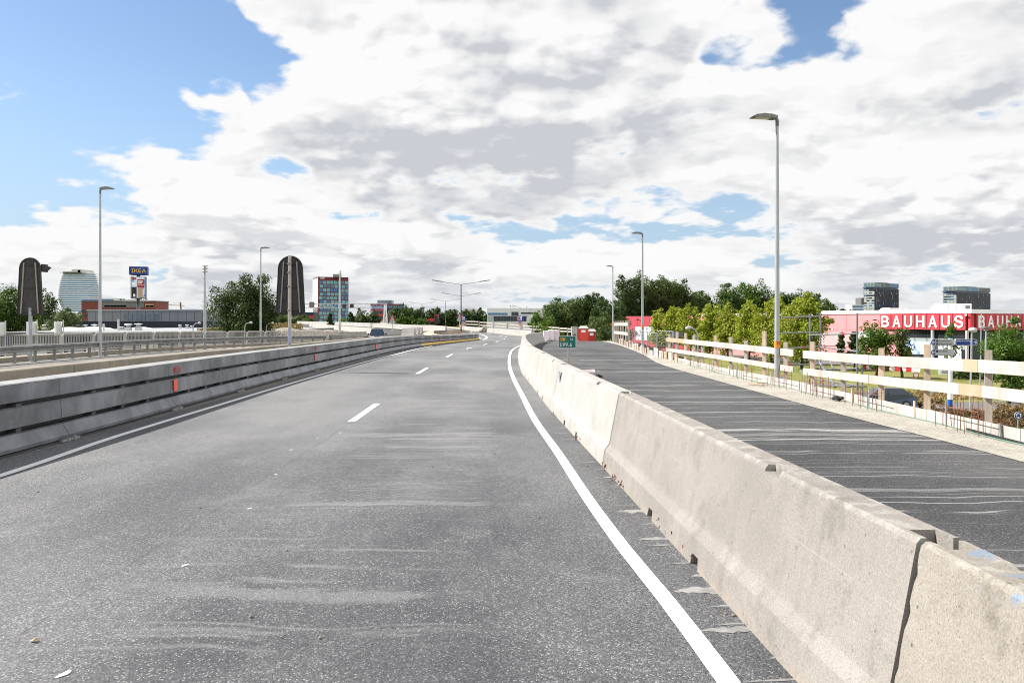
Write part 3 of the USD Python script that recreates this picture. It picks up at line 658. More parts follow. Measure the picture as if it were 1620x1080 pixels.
def chain(pts, L, mat, name, lab, group, h=.78, w=.5, start=0):
    P = np.array(pts); s = np.r_[0, np.cumsum(np.linalg.norm(np.diff(P, axis=0), axis=1))]; n = max(1, int(round(s[-1] / L))); st = np.linspace(0, s[-1], n + 1)
    Q = np.stack([np.interp(st, s, P[:, k]) for k in range(3)], 1)
    for i in range(n):
        l = np.linalg.norm(Q[i + 1] - Q[i]) - .05
        v, f = barrier_solid(l, notch=False, slot0=False, slot1=False, h=h, w=w)
        put_barrier(Q[i], Q[i + 1], v, f, mat if isinstance(mat, str) else mat[i % len(mat)], name, lab(i, n), group=group)
    return Q
chain([gnd(842, 532.5), gnd(822, 531), gnd(800, 528.8), gnd(780, 526.8), gnd(760, 524.8), gnd(742, 522.8), gnd(728, 521)], 5.5, ['concrete_white', 'concrete_cream'], 'pale_barrier',
      lambda i, n: f'pale concrete barrier block on the far outer bend, {ORD[i]} from its right end'.replace('nearest', 'first'), 'pale barrier blocks round the far bend', h=.74)
chain([np.array([-10.5, 132, zr(132)]), np.array([-14.5, 146, zr(146)]), np.array([-20, 162, zr(162)]), np.array([-32, 195, -.15]), np.array([-52, 246, 0]), np.array([-86, 330, 0]), np.array([-128, 430, 0])], 9.0, ['concrete_white', 'concrete_white', 'concrete_white', 'concrete_pale'], 'white_barrier',
      lambda i, n: f'white concrete barrier unit of the far carriageway wall, {ORD[i]} from its right end'.replace('nearest', 'first'), 'white barrier units of the far carriageway wall', h=1.0)
chain([np.array([-19.5, 118, zr(118)]), np.array([-25, 134, zr(134)]), np.array([-36, 166, zr(166)]), np.array([-50, 205, -.1])], 6.0, 'concrete_white', 'white_barrier',
      lambda i, n: f'white concrete barrier unit beside the dry grass, {ORD[i]} from the car'.replace('nearest', 'first'), 'white barrier units beside the dry grass', h=.85)
chain([np.array([-14.3, 65.2, zo(65)]), np.array([-15.1, 78, zo(78)]), np.array([-16.4, 92, zo(92)]), np.array([-16.9, 102, zo(102)]), np.array([-15.3, 113, zo(113)])], 6.0, ['concrete_dark', 'concrete_deck'], 'grey_barrier',
      lambda i, n: f'weathered grey concrete barrier block after the guardrail end, {ORD[i]} from the guardrail'.replace('nearest', 'first'), 'weathered grey barrier blocks', h=.76)
for i, (px, py) in enumerate(((637, 531.5), (645, 529.5), (651, 528))):
    c = gnd(px, py); v, f = barrier_solid(2.0, notch=True, slot0=False, slot1=False, h=1.0, w=.55)
    put_barrier(c, c + np.array([1.6, -1.0, 0]), v, f, 'concrete_white', 'white_block', f'short white concrete block beyond the dark car, {["first", "second", "third"][i]} from the car', group='short white blocks beyond the car')

wd = MB(); r_ = np.random.default_rng(4)
for y in (5.9, 6.1, 6.7, 7.0, 8.6, 9.0, 9.6, 11.8, 14.9):
    C = np.c_[base_r(y) - .02 + r_.normal(size=14) * .02, y + r_.normal(size=14) * .07, zr(y) + .01 + r_.random(14) * .06]
    n_ = r_.normal(size=(14, 3)) * .012; wd.add(np.vstack([C, C + n_, C + [0, 0, .03]]), np.stack([np.arange(14), np.arange(14) + 14, np.arange(14) + 28], 1))
single('dried_weeds', wd, 'rust', 'dried brown weeds at the foot of the tan concrete barrier', 'weeds', kind='stuff')

# ---------------------------------------------------------------- steel three-rail barrier along the left edge
hf = PchipInterpolator([-10, 12, 33, 54, 70, 88], [.905, .905, .84, .76, .66, .56])
SEG = 4.0
sp = [-7.0]
while sp[-1] < 84: sp.append(sp[-1] + SEG)
sp = [y - 1.1 for y in sp]
def rail_prof(k, s):
    P = {'top_rail': [(-.14, .665), (-.135, .88), (-.165, .905), (-.55, .905), (-.58, .88), (-.575, .665), (-.54, .655), (-.175, .655)],
         'middle_rail': [(-.10, .335), (-.115, .585), (-.14, .605), (-.22, .605), (-.22, .325), (-.125, .325)],
         'bottom_rail': [(0.0, .055), (0.005, .10), (-.085, .255), (-.11, .27), (-.22, .27), (-.22, .04), (-.03, .04)],
         'core': [(-.24, .02), (-.24, .66), (-.52, .66), (-.52, .02)], 'lit_top': [(-.150, .899), (-.170, .911), (-.545, .911), (-.565, .899)], 'foot': [(-.02, .0), (-.02, .035), (-.60, .035), (-.60, .0)]}[k]
    return [(u, z * s) for u, z in P][::-1]
for i in range(len(sp) - 1):
    a, b = sp[i], sp[i + 1]; g_ = .008
    loc = (base_l(a), a, zr(a)); yl = i >= 16
    t = Thing('steel_barrier', (f'{ORD[i - 3]} grey steel barrier segment in view along the left edge line' if i >= 3 else f'grey steel barrier segment beside the camera on the left, {["first", "second", "third"][i]} one'), 'steel barrier', loc, 0, 'steel barrier segments along the left edge line')
    if yl: t.prim.SetCustomDataByKey('label', f'steel barrier segment with yellow foot rail, {["first", "second", "third", "fourth", "fifth", "sixth", "seventh", "eighth"][i - 16]} from the grey ones')
    pts = lambda y0, y1: np.array([(base_l(y), y, zr(y)) for y in np.linspace(y0, y1, 3)])
    s = float(hf((a + b) / 2)); s0, s1 = float(hf(a)) / .905, float(hf(b)) / .905
    for nm in ('top_rail', 'middle_rail', 'bottom_rail', 'core', 'foot', 'lit_top'):  # last one is a thin strip added to carry the sunlit top tone
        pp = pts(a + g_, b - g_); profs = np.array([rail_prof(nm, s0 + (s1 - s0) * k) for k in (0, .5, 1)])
        t.part(nm, MB().sweep(profs, pp), 'steel_dark' if nm in ('core', 'foot') else 'steel_lit' if nm == 'lit_top' else ('steel_yellow' if yl and nm == 'bottom_rail' else 'steel_rail'), world=True)
    d = np.array([base_l(b) - base_l(a), b - a, zr(b) - zr(a)]) / (b - a)
    for k in range(1, 4):
        c = np.array(loc) + d * (k * SEG / 4.0)
        t.part('spacer', MB().box(c[0] - .24, c[1] - .06, c[2] + .26 * s1, c[0] - .125, c[1] + .06, c[2] + .64 * s1), 'steel_dark', world=True)
    c = np.array(loc) + d * .02
    t.part('joint_bracket', MB().box(c[0] - .09, c[1] - .22, c[2] + .012, c[0] + .03, c[1] + .24, c[2] + .05).box(c[0] + .0, c[1] - .10, c[2] + .0, c[0] + .04, c[1] - .05, c[2] + .07).box(c[0] + .0, c[1] + .07, c[2] + .0, c[0] + .04, c[1] + .12, c[2] + .07), 'galvanised_dull', world=True)
    if i % 3 == 0 and i > 3:
        c = np.array(loc) + d * .20
        t.part('reflector', MB().prism([(-.085, .36 * s0), (.085, .36 * s0), (.07, .585 * s0), (-.10, .585 * s0)], c + [-.092, 0, 0], d, (0, 0, 1), (.012, 0, 0)), 'reflector_red', world=True)
        if i in (6, 9):
            c = np.array(loc) + d * .40
            fr = t.part('name_plate', MB().box(c[0] - .135, c[1] - .15, c[2] + .71, c[0] - .122, c[1] + .15, c[2] + .82), 'red_dull', world=True)
            t.part('plate_face', MB().box(c[0] - .124, c[1] - .12, c[2] + .725, c[0] - .118, c[1] + .12, c[2] + .806), 'grey_wall', parent=fr, world=True)
            for q in range(3): t.part('plate_line', MB().box(c[0] - .119, c[1] - .06, c[2] + .735 + q * .025, c[0] - .115, c[1] + .10, c[2] + .745 + q * .025), 'red_dull', parent=fr, world=True)
# the second one behind it, of which the tan top rail shows
back_l = curve([(-8.4, -8), (-8.4, 20), (-8.05, 28), (-7.6, 38), (-7.25, 48), (-6.9, 56), (-5.9, 68), (-4.6, 78), (-4.2, 84)])
for i in range(0, len(sp) - 2, 2):
    a, b = sp[i], sp[min(i + 2, len(sp) - 1)]; s0, s1 = float(hf(a)) / .905, float(hf(b)) / .905
    t = Thing('rear_barrier', f'tan-topped barrier segment behind the grey steel barrier, {ORD[i // 2]} from the camera', 'steel barrier', (back_l(a), a, zr(a)), 0, 'tan barrier segments behind the grey one')
    pp = np.array([(back_l(y), y, zr(y)) for y in np.linspace(a + .01, b - .01, 5)])
    for nm, P in (('top_rail', [(0, .68), (0, .885), (-.03, .90), (-.30, .90), (-.30, .68)]), ('core', [(-.03, .02), (-.03, .68), (-.27, .68), (-.27, .02)])):
        t.part(nm, MB().sweep(np.array([[(u, z * (s0 + (s1 - s0) * k)) for u, z in P[::-1]] for k in np.linspace(0, 1, 5)]), pp), 'steel_tan' if nm == 'top_rail' else 'steel_dark', world=True)

# ---------------------------------------------------------------- guardrail and bridge railing on the far left
gx = curve([(-19.5, 8), (-19.5, 30), (-19.0, 42), (-18.2, 52), (-17.2, 59), (-14.8, 66)])
gt = Thing('guardrail', 'long grey W-beam guardrail on short posts beyond the opposite carriageway', 'guardrail', (gx(20), 20, 0))
W = [(.0, .45), (.05, .47), (.05, .53), (.0, .56), (.0, .60), (.05, .63), (.05, .69), (.0, .71), (-.09, .71), (-.09, .70), (-.012, .70), (-.012, .46), (-.09, .46), (-.09, .45)]
ys = list(np.arange(20, 66.1, 4.0)) + [66]
for a, b in zip(ys[:-1], ys[1:]):
    gt.part('beam', MB().sweep(np.array(W[::-1]), np.array([(gx(y), y, zo(y)) for y in np.linspace(a, b - .02, 4)])), 'galvanised_dull', world=True)
y = 20.6
while y < 66:
    x = gx(y) - .12
    gt.part('post', MB().box(x - .055, y - .03, zo(y), x + .055, y + .03, zo(y) + .66).box(x - .09, y - .12, zo(y), x + .09, y + .12, zo(y) + .025), 'galvanised_dull', world=True)
    y += 1.333
ex = lambda y: gx(y) - 1.15
kerb = MB().sweep(np.array([(-.2, 0), (-.2, .2), (.2, .2), (.2, 0)])[::1], np.array([(ex(y), y, zo(y)) for y in np.arange(14, 66, 3.0)]))
single('concrete_kerb', kerb, 'steel_tan', kind='structure')
rt = Thing('bridge_railing', 'pale metal bridge railing with rounded panel frames on the far left edge', 'railing', (-22.6, 30, 0))
rx = curve([(-22.8, 14), (-22.8, 40), (-21.6, 50), (-19.6, 60), (-18.0, 70), (-17.3, 84), (-17.4, 100)])
rz = PchipInterpolator([10, 40, 50, 60, 70, 84, 100], [1.02, 1.02, .97, .86, .72, .46, .25])
y = 20.0
while y < 98:
    b = y + 2.72; p, q = np.array([rx(y + .05), y + .05, float(rz(y))]), np.array([rx(b - .05), b - .05, float(rz(b))]); d = (q - p); hgt = 1.0
    c = lambda t, z: p + d * t + np.array([0, 0, z - 0.0])
    r = .22
    pts = [c(0, -hgt)] + [c(r * (1 - math.cos(k)) / 2.62, -r + r * math.sin(k)) for k in np.linspace(0, math.pi / 2, 5)] + [c(1 - r * (1 - math.cos(k)) / 2.62, -r + r * math.sin(k)) for k in np.linspace(math.pi / 2, 0, 5)] + [c(1, -hgt)]
    fr = rt.part('panel_frame', MB().pipe(pts, .05, 6), 'rail_cream', world=True)
    bal = MB().bar(c(0.02, -.86), c(.98, -.86), .05, .05)
    for k in range(1, 20): bal.bar(c(k / 20, -.86), c(k / 20, -.03), .022, .022)
    rt.part('balusters', bal, 'rail_cream', parent=fr, world=True, kind='stuff')
    y = b

# ---------------------------------------------------------------- signal boards on the left
def board_outline(w0, w1, h):                            # wide foot, narrower shoulders, round head
    r = w1 / 2; pts = [(-w0 / 2 + .06, 0), (w0 / 2 - .06, 0), (w0 / 2, .06)]
    pts += [(r * math.cos(t), h - r + r * math.sin(t)) for t in np.linspace(0.05, math.pi - 0.05, 15)] + [(-w0 / 2, .06)]
    return pts
def signal_board(px, ytop, ybot, D, ybase, wpx0, wpx1, label, pole_front, visor):
    b = at(px, ybase, D); s = D / F; h, w0, w1 = (ybot - ytop) * s, wpx0 * s, wpx1 * s; zb = EYE - (ybot - HY) * s; z0 = zr(D)
    t = Thing('signal_backboard', label, 'signal', (b[0], D, z0)); zz = zb - z0
    pl = t.part('board', MB().prism(board_outline(w0, w1, h), (0, 0, zz), (1, 0, 0), (0, 0, 1), (0, .06, 0)), 'board_black')
    t.part('panel', MB().prism([(-w0 * .30, .10), (w0 * .30, .10), (w1 * .24, h - w1 * .30), (-w1 * .24, h - w1 * .30)], (0, 0, zz), (1, 0, 0), (0, 0, 1), (0, -.006, 0)), 'board_panel')
    t.part('rim', MB().pipe([(x, -.005, zz + z) for x, z in board_outline(w0, w1, h)], .022, 5), 'board_black')
    k = .62
    for sx in (-1, 1):
        t.part('stiffener', MB().bar((sx * w0 * .34, -.03, zz + .06), (sx * w1 * .27, -.03, zz + h - w1 * .22), .05, .04), 'tan_tube' if not pole_front else 'galvanised_dull')
    for zq in (.07 * h, .48 * h, .87 * h): t.part('crossbar', MB().bar((-w0 * .32, -.02, zz + zq), (w0 * .32, -.02, zz + zq), .03, .05), 'board_black')
    if pole_front:
        t.part('pole', MB().tube((0, -.10, 0), (0, -.10, zz + h + .02), .06, .055, 12), 'pole_tan')
        for zq in (.07 * h, .48 * h, .87 * h, .72 * h): t.part('clamp', MB().tube((0, -.10, zz + zq - .03), (0, -.10, zz + zq + .03), .075, .075, 10), 'galvanised_dull')
        t.part('sticker', MB().box(-.03, -.168, zz - 1.0, .035, -.155, zz - .45), 'sticker_blue')
    else:
        t.part('pole', MB().tube((0, .02, 0), (0, .02, zz + .3), .075, .075, 12), 'galvanised')
    if visor:
        x0 = w1 / 2 - .01; zc = zz + h - .42
        t.part('visor', MB().box(x0, .05, zc - .16, x0 + .13, .35, zc + .16).add(*cone_visor(x0 + .13, zc)), 'board_black')
    return t
def cone_visor(x, z):
    v = [(x, .06, z - .11), (x, .34, z - .11), (x, .34, z + .11), (x, .06, z + .11), (x + .19, .16, z + .03), (x + .19, .28, z + .03)]
    return v, [[0, 1, 5], [0, 5, 4], [1, 2, 5], [2, 3, 4], [2, 4, 5], [3, 0, 4]]
plain('board_panel', (0.046, 0.043, 0.041), 0.6, 0.4, 1.8, streak=0.8, dirt=(0.03, 0.028, 0.027), bump=0.15, bscale=9)
plain('pole_tan', (0.47, 0.44, 0.39), 0.55, 0.15, 3.0, streak=0.4)
plain('sticker_blue', (0.30, 0.38, 0.62), 0.5, 0.1)
signal_board(459.5, 405.5, 497, 27.7, 552, 45, 38, 'black signal backboard clamped to a tan pole in the median', True, False)
signal_board(47.5, 408, 498, 34.6, 546, 40.5, 33, 'black signal backboard with a visor on its right, near the left frame edge', False, True)

# ---------------------------------------------------------------- street lamps
def street_lamp(name, px, ytop, D, z0, label, flip, r=.075, group='tall grey street lamps', stick=None, plinth=True, hd=1.0, ang=0.0, text=None):
    X = (px - CX) * D / F; H = EYE - (ytop - HY) * D / F - z0
    t = Thing(name, label, 'street lamp', (X, D, z0), ang, group); s = -1 if flip else 1
    if plinth:
        t.part('plinth', MB().box(-.24, -.24, -.02, .24, .24, .16), 'concrete_block'); t.part('flange', MB().tube((0, 0, .16), (0, 0, .19), .17, .17, 12), 'galvanised')
    t.part('pole', MB().pipe([(0, 0, .16 if plinth else 0), (0, 0, 1.2), (0, 0, 1.25), (0, 0, H - .25)], [r, r, r * .92, r * .55], 14), 'pole_grey', smooth=40)
    t.part('neck', MB().pipe([(0, 0, H - .27), (0, 0, H - .12), (s * .05, 0, H - .04), (s * .12, 0, H - .02)], [.05, .05, .045, .04], 8), 'galvanised_dull')
    pts = [(.04, -.03), (.04, .035), (.18, .075), (.40, .09), (.62, .06), (.72, .01), (.70, -.01), (.40, .0), (.15, -.03)]
    head = MB()
    for wv, sc in ((.15, 1.0),): head.prism([(s * x * hd, z) for x, z in pts], (0, -wv, H - .05), (1, 0, 0), (0, 0, 1), (0, 2 * wv, 0))
    hp = t.part('lamp_head', head, 'galvanised_dull')
    t.part('lens', MB().obox((s * .42 * hd, 0, H - .06), (s * .20 * hd, 0, .004), (0, .12, 0), (0, 0, .012)), 'lamp_glass', parent=hp)
    if stick:
        st = t.part('number_band', MB().tube((0, 0, stick), (0, 0, stick + .19), r + .006, r + .006, 14, False), 'sticker_orange')
        if text:
            v, f = lettering(text, .07, (-.055, -r - .012, stick + .11), (1, 0, 0), (0, -1, 0), .004, width=.11).arrays()
            t.part('number', MB().add(v, f), 'ink', parent=st)
    return t
plain('concrete_block', (0.42, 0.38, 0.32), 0.85, 0.15, 4.0)
street_lamp('street_lamp', 1229.5, 184, 22.6, 0.0, 'tallest-looking street lamp with orange number band, beside the scaffold', True, stick=.97, ang=math.radians(6), hd=1.02, text='12')
street_lamp('street_lamp', 1016.5, 368, 52.5, -.06, 'street lamp with orange band in front of the red wall poster', True, stick=1.25, r=.085, plinth=False, hd=.95)
street_lamp('street_lamp', 969.5, 420.5, 85, -.45, 'smallest street lamp on the right, against the dark trees', True, stick=1.6, r=.09, plinth=False, hd=.95)
street_lamp('street_lamp', 158.5, 297, 38.5, 0.0, 'street lamp between the curved white building and the billboard tower', False, plinth=False, hd=.85)
street_lamp('street_lamp', 412.5, 391.5, 63.5, -.1, 'street lamp in front of the big dark tree', False, plinth=False, r=.08, hd=.95)
# twin-arm lamps on the island and behind it
for i, (px, py, D, yb) in enumerate(((729.5, 450, 127, 523), (729.8, 468, 189, 517), (705, 476.3, 241, 514), (667.5, 480.8, 291, 513), (622, 484, 345, 512))):
    b = at(px, yb, D); z = zr(D); H = EYE - (py - HY) * D / F - z
    t = Thing('twin_lamp', ['large twin-armed dark lamp post standing on the soil island', 'twin-armed lamp behind the island lamp, its post hidden by it', 'twin-armed lamp post left of the island, above the round trees', 'twin-armed lamp post above the light green bushes', 'farthest small twin-armed lamp above the gantry leg'][i], 'street lamp', (b[0], D, z), 0, 'dark twin-armed lamps of the highway')
    t.part('pole', MB().tube((0, 0, 0), (0, 0, H), .12, .07, 10), 'pole_dark')
    for s in (-1, 1):
        t.part('arm', MB().bar((0, 0, H - .02), (s * 4.3, 0, H + .62), .10, .06), 'pole_dark'); t.part('lamp_head', MB().bar((s * 2.8, -.01, H + .43), (s * 4.45, -.01, H + .67), .26, .10), 'pole_dark')
    if i in (0, 2): t.part('number_band', MB().tube((0, 0, 1.05), (0, 0, 1.3), .135, .135, 10, False), 'sticker_orange')

# ---------------------------------------------------------------- trees
def foliage(rg, centers, radii, n_leaf, size, flat_=0.75):
    P, Nn = [], []
    for c, r in zip(centers, radii):
        q = rg.normal(size=(n_leaf, 3)); q /= np.linalg.norm(q, axis=1, keepdims=True)
        rr = (0.55 + 0.5 * rg.random((n_leaf, 1))) * r
        P.append(c + q * rr * [1, 1, flat_]); Nn.append(q + rg.normal(size=(n_leaf, 3)) * .55 + [0, 0, .25])
    P, Nn = np.vstack(P), np.vstack(Nn); Nn /= np.linalg.norm(Nn, axis=1, keepdims=True)
    a = np.cross(Nn, rg.normal(size=P.shape)); a /= np.linalg.norm(a, axis=1, keepdims=True); b = np.cross(Nn, a)
    s = size * (0.6 + 0.8 * rg.random((len(P), 1)))
    V = np.stack([P - a * s, P - b * s * .55, P + a * s, P + b * s * .55], 1).reshape(-1, 3)
    k = np.arange(len(P))[:, None] * 4
    return V, np.vstack([k + [0, 1, 2], k + [0, 2, 3]])


def tree(name, label, px, ytop, D, wpx, mat, zb=ZG, shape='round', group=None, seed=0, cat='tree', dens=1.0, bare=.18, leaf_px=1.5):
    rg = np.random.default_rng(seed * 7919 + int(px * 10)); s = D / F
    X = (px - CX) * s; H = EYE - (ytop - HY) * s - zb; Wd = wpx * s / 2
    t = Thing(name, label, cat, (X, D, zb), 0, group)
    z0 = H * bare; rz = (H - z0) / 2; zc = z0 + rz
    nC = int({'round': 46, 'column': 40, 'cone': 40, 'spread': 60, 'willow': 60, 'bush': 22}.get(shape, 46) * dens)
    C = []
    while len(C) < nC:
        q = rg.normal(size=3); q /= np.linalg.norm(q); q *= rg.random() ** .38
        u = q[2]
        if shape == 'cone': w = max(.12, (1 - u) / 1.7)
        elif shape == 'column': w = .95 - .35 * max(u, 0) ** 2
        elif shape == 'willow': w = 1.0 + .1 * (u < 0)
        else: w = 1.0
        C.append([q[0] * Wd * .92 * w, q[1] * Wd * .92 * w, zc + u * rz * .90])
    C = np.array(C)
    C[:, :2] *= (0.85 + .3 * rg.random((nC, 1)))
    rad = (0.29 + 0.19 * rg.random(nC)) * min(Wd, rz * 1.1) * (1.12 if shape != 'cone' else .9)
    lf = max(.06, leaf_px * s * 1.05)
    nl = int(np.clip(3.0 * (rad.mean() / lf) ** 2, 40, 420))
    V, f = foliage(rg, C, rad, nl, lf, 1.25 if shape == 'willow' else .8)
    # loose sprigs that break the outline
    k = int(nC * .6); idx = rg.integers(0, nC, k); d = C[idx] - [0, 0, zc]; d /= np.maximum(np.linalg.norm(d, axis=1, keepdims=True), .1)
    C2 = C[idx] + d * rad[idx][:, None] * 1.0; V2, f2 = foliage(rg, C2, rad[idx] * .45, max(10, nl // 4), lf)
    t.part('crown', MB().add(V, f).add(V2, f2), mat)
    tr = MB(); r0 = max(.05, .022 * H + .01)
    top = np.array([rg.normal() * .04 * H, rg.normal() * .04 * H, z0 + rz * 1.1])
    m = np.array([top[0] * .4, top[1] * .4, z0 + .05 * H])
    tr.pipe([(0, 0, -.3), m * [.5, .5, .5], m, top], [r0 * 1.3, r0, r0 * .85, r0 * .25], 7)
    for _ in range(5):
        e = C[rg.integers(0, nC)]; st = m + (top - m) * rg.random() * .6
        tr.pipe([st, (st + e) / 2 + [0, 0, -.02 * H], e], [r0 * .5, r0 * .32, r0 * .1], 5)
    t.part('trunk', tr, 'bark')
    return t


# left side
tree('leafy_tree', 'dark leafy tree at the left frame edge, left of the visored signal board', 10, 455, 118, 74, 'leaf_mid', seed=1)
tree('leafy_tree', 'dark tree between the visored signal board and the curved white building', 72, 461, 112, 42, 'leaf_dark', seed=2)
tree('willow_tree', 'pale silvery willow in front of the curved white building', 102, 487, 104, 52, 'leaf_silver', seed=3, shape='spread', bare=.1)
tree('willow_tree', 'small pale willow left of the red brick block', 124, 492, 108, 26, 'leaf_silver', seed=4, bare=.1)
tree('broad_tree', 'big broad dark tree between the mast and the median signal board', 386, 441, 84, 100, 'leaf_dark', zb=-4.2, shape='spread', seed=5, dens=1.7, bare=.10)
tree('leafy_tree', 'dark tree low behind the big broad tree, at its right foot', 425, 492, 96, 34, 'leaf_dark', zb=-4, seed=6)
for i, (px, yt, w, m_) in enumerate(((446, 498, 30, 'leaf_mid'), (470, 500, 34, 'leaf_olive'), (488, 502, 22, 'leaf_mid'))):
    tree('far_tree', ['green tree seen below the median signal board, left of its pole', 'olive tree seen below the median signal board, right of its pole', 'low green tree left of the wine-red tower'][i], px, yt, 330, w, m_, seed=10 + i)
for i, (px, yt, w, m_, sh) in enumerate(((522, 494, 17, 'leaf_dark', 'cone'), (555, 489, 24, 'leaf_dark', 'cone'), (540, 501, 12, 'leaf_lime', 'round'), (574, 489, 26, 'leaf_olive', 'round'), (591, 491, 24, 'leaf_dark', 'round'), (566, 500, 14, 'leaf_mid', 'round'))):
    tree('far_tree', ['dark conical tree before the middle of the wine-red tower', 'dark conical tree at the right edge of the wine-red tower', 'small light green tree before the wine-red tower', 'olive tree right of the wine-red tower', 'dark round tree left of the red-banded office', 'small green tree between the red tower and the red-banded office'][i], px, yt, 250, w, m_, shape=sh, seed=20 + i)
row = ((636, 482, 40), (656, 485, 30), (666, 490, 18), (681, 488, 24), (700, 490, 22), (717, 488, 25), (741, 489, 24), (759, 489, 25), (648, 480, 22), (690, 485, 18))
for i, (px, yt, w) in enumerate(row):
    tree('round_tree', ['dark tree right behind the white gantry leg', 'dark tree right of the gantry, second in the row', 'narrow dark tree third in the row behind the bushes', 'dark round tree behind the red tractor', 'dark round tree right of the red tractor', 'dark round tree just left of the island lamp post', 'dark round tree just right of the island lamp post', 'dark round tree rightmost of the row, left of the white office', 'tall dark crown above the row right of the red-banded office', 'dark crown peeping above the row left of the tractor'][i], px, yt, 330 + 3 * i, w, 'leaf_dark', seed=30 + i, bare=.12, group='dark round trees along the highway')
for i, (px, yt, w) in enumerate(((629, 503, 15), (641, 498, 15), (652, 499, 14), (663, 502, 13), (673, 503, 13))):
    tree('light_bush', f'light green bushy tree behind the white barrier wall, {["first", "second", "third", "fourth", "fifth"][i]} from the gantry leg', px, yt, 262, w, 'leaf_bright', seed=50 + i, bare=.1, zb=-3.5)
# right side: tall belt behind the works
belt = ((851, 493, 26, 'leaf_bright', 150, 'round'), (868, 503, 36, 'leaf_bright', 140, 'bush'), (872, 481, 34, 'leaf_mid', 172, 'willow'), (888, 474, 36, 'leaf_mid', 178, 'willow'), (905, 474, 36, 'leaf_olive', 172, 'willow'), (921, 471, 36, 'leaf_mid', 180, 'willow'), (937, 463, 34, 'leaf_dark', 182, 'willow'), (953, 471, 38, 'leaf_dark', 176, 'willow'), (968, 482, 34, 'leaf_dark', 165, 'round'),
        (985, 440, 46, 'leaf_dark', 196, 'column'), (1003, 434, 54, 'leaf_dark', 202, 'round'), (1028, 433, 56, 'leaf_olive', 206, 'round'), (1050, 432, 50, 'leaf_mid', 208, 'round'), (1074, 442, 52, 'leaf_mid', 212, 'round'),
        (1098, 461, 44, 'leaf_mid', 236, 'round'), (1120, 459, 46, 'leaf_mid', 240, 'round'), (1145, 457, 50, 'leaf_mid', 240, 'round'), (1174, 447, 54, 'leaf_bright', 244, 'round'), (1203, 448, 50, 'leaf_mid', 244, 'round'), (1230, 459, 46, 'leaf_mid', 240, 'round'), (1254, 462, 44, 'leaf_dark', 240, 'round'), (1284, 464, 50, 'leaf_mid', 236, 'round'), (1310, 469, 34, 'leaf_mid', 232, 'round'),
        (1333, 484, 12, 'leaf_mid', 260, 'round'), (1346, 488, 12, 'leaf_dark', 260, 'round'), (957, 500, 44, 'leaf_olive', 140, 'bush'), (984, 505, 40, 'leaf_dark', 138, 'bush'))
names = ['slim light green willow right of the white office', 'yellow-green bush behind the white wrapped stack', 'weeping tree at the left end of the belt', 'weeping tree second in the belt, behind the wrapped stack', 'olive weeping tree above the grey cabinet', 'weeping tree above the red toilet cabin', 'tallest weeping tree of the belt, left of the smallest lamp', 'dark weeping tree just left of the smallest right lamp', 'dark tree just behind the smallest right lamp',
         'dark narrow poplar between the two far right lamps', 'dark tall tree left of the poster lamp', 'tall feathery tree right of the poster lamp', 'tallest crown above the red wall, second right of the poster lamp', 'tall tree above the left end of the lime trees', 'mid green tree over the lime row, first right of the tall belt', 'mid green tree over the lime row, second right of the tall belt', 'mid green tree over the lime row, third right of the tall belt', 'bright high crown left of the tallest lamp', 'high crown just left of the tallest lamp', 'crown just right of the tallest lamp', 'dark crown second right of the tallest lamp', 'rounded green tree above the scaffold', 'last green tree of the belt, at the right end', 'tiny tree on the shop roofline right of the belt', 'tiny dark tree on the roofline left of the dark tower', 'grey green undergrowth bush under the weeping trees', 'dark undergrowth bush left of the red wall']
for i, (px, yt, w, m_, D, sh) in enumerate(belt):
    tree('belt_tree', names[i], px, yt, D, w, m_, zb=(-3.0 if i < 9 or i > 24 else ZG), shape=sh, seed=60 + i, bare=.05 if sh in ('willow', 'bush') else .08, dens=1.5, cat='bush' if sh == 'bush' else 'tree')
lime = ((1044, 489, 32, 168), (1067, 487, 42, 160), (1093, 487, 44, 152), (1122, 483, 46, 146), (1152, 482, 46, 140), (1184, 479, 50, 132), (1222, 471, 58, 124), (1268, 471, 70, 112))
for i, (px, yt, w, D) in enumerate(lime):
    tree('lime_tree', f'yellow-green young tree in the row before the red shop, {["leftmost", "second", "third", "fourth", "fifth", "sixth", "seventh", "rightmost"][i]} of eight', px, yt, D, w, 'leaf_lime', seed=90 + i, shape='column', bare=.07, dens=1.6, group='yellow-green trees in front of the red shop', leaf_px=1.8)
for i, (px, yt, w, D, m_, sh, lb) in enumerate(((1331, 521, 19, 108, 'leaf_dark', 'cone', 'small dark conifer left of the pair before the shop'), (1351, 520, 27, 108, 'leaf_dark', 'cone', 'small dark conifer right of the pair before the shop'), (1386, 513, 52, 96, 'leaf_bright', 'round', 'round green tree below the first shop letter'), (1428, 509, 32, 94, 'leaf_rusty', 'column', 'slim rusty green tree below the second shop letter'), (1505, 510, 40, 90, 'leaf_bright', 'cone', 'thin young tree between the direction signs'), (1594, 513, 78, 66, 'leaf_bright', 'round', 'large fresh green tree at the right frame edge'))):
    tree('garden_tree', lb, px, yt, D, w, m_, seed=110 + i, shape=sh, bare=.14, dens=1.0 if i != 4 else .45, leaf_px=1.8)
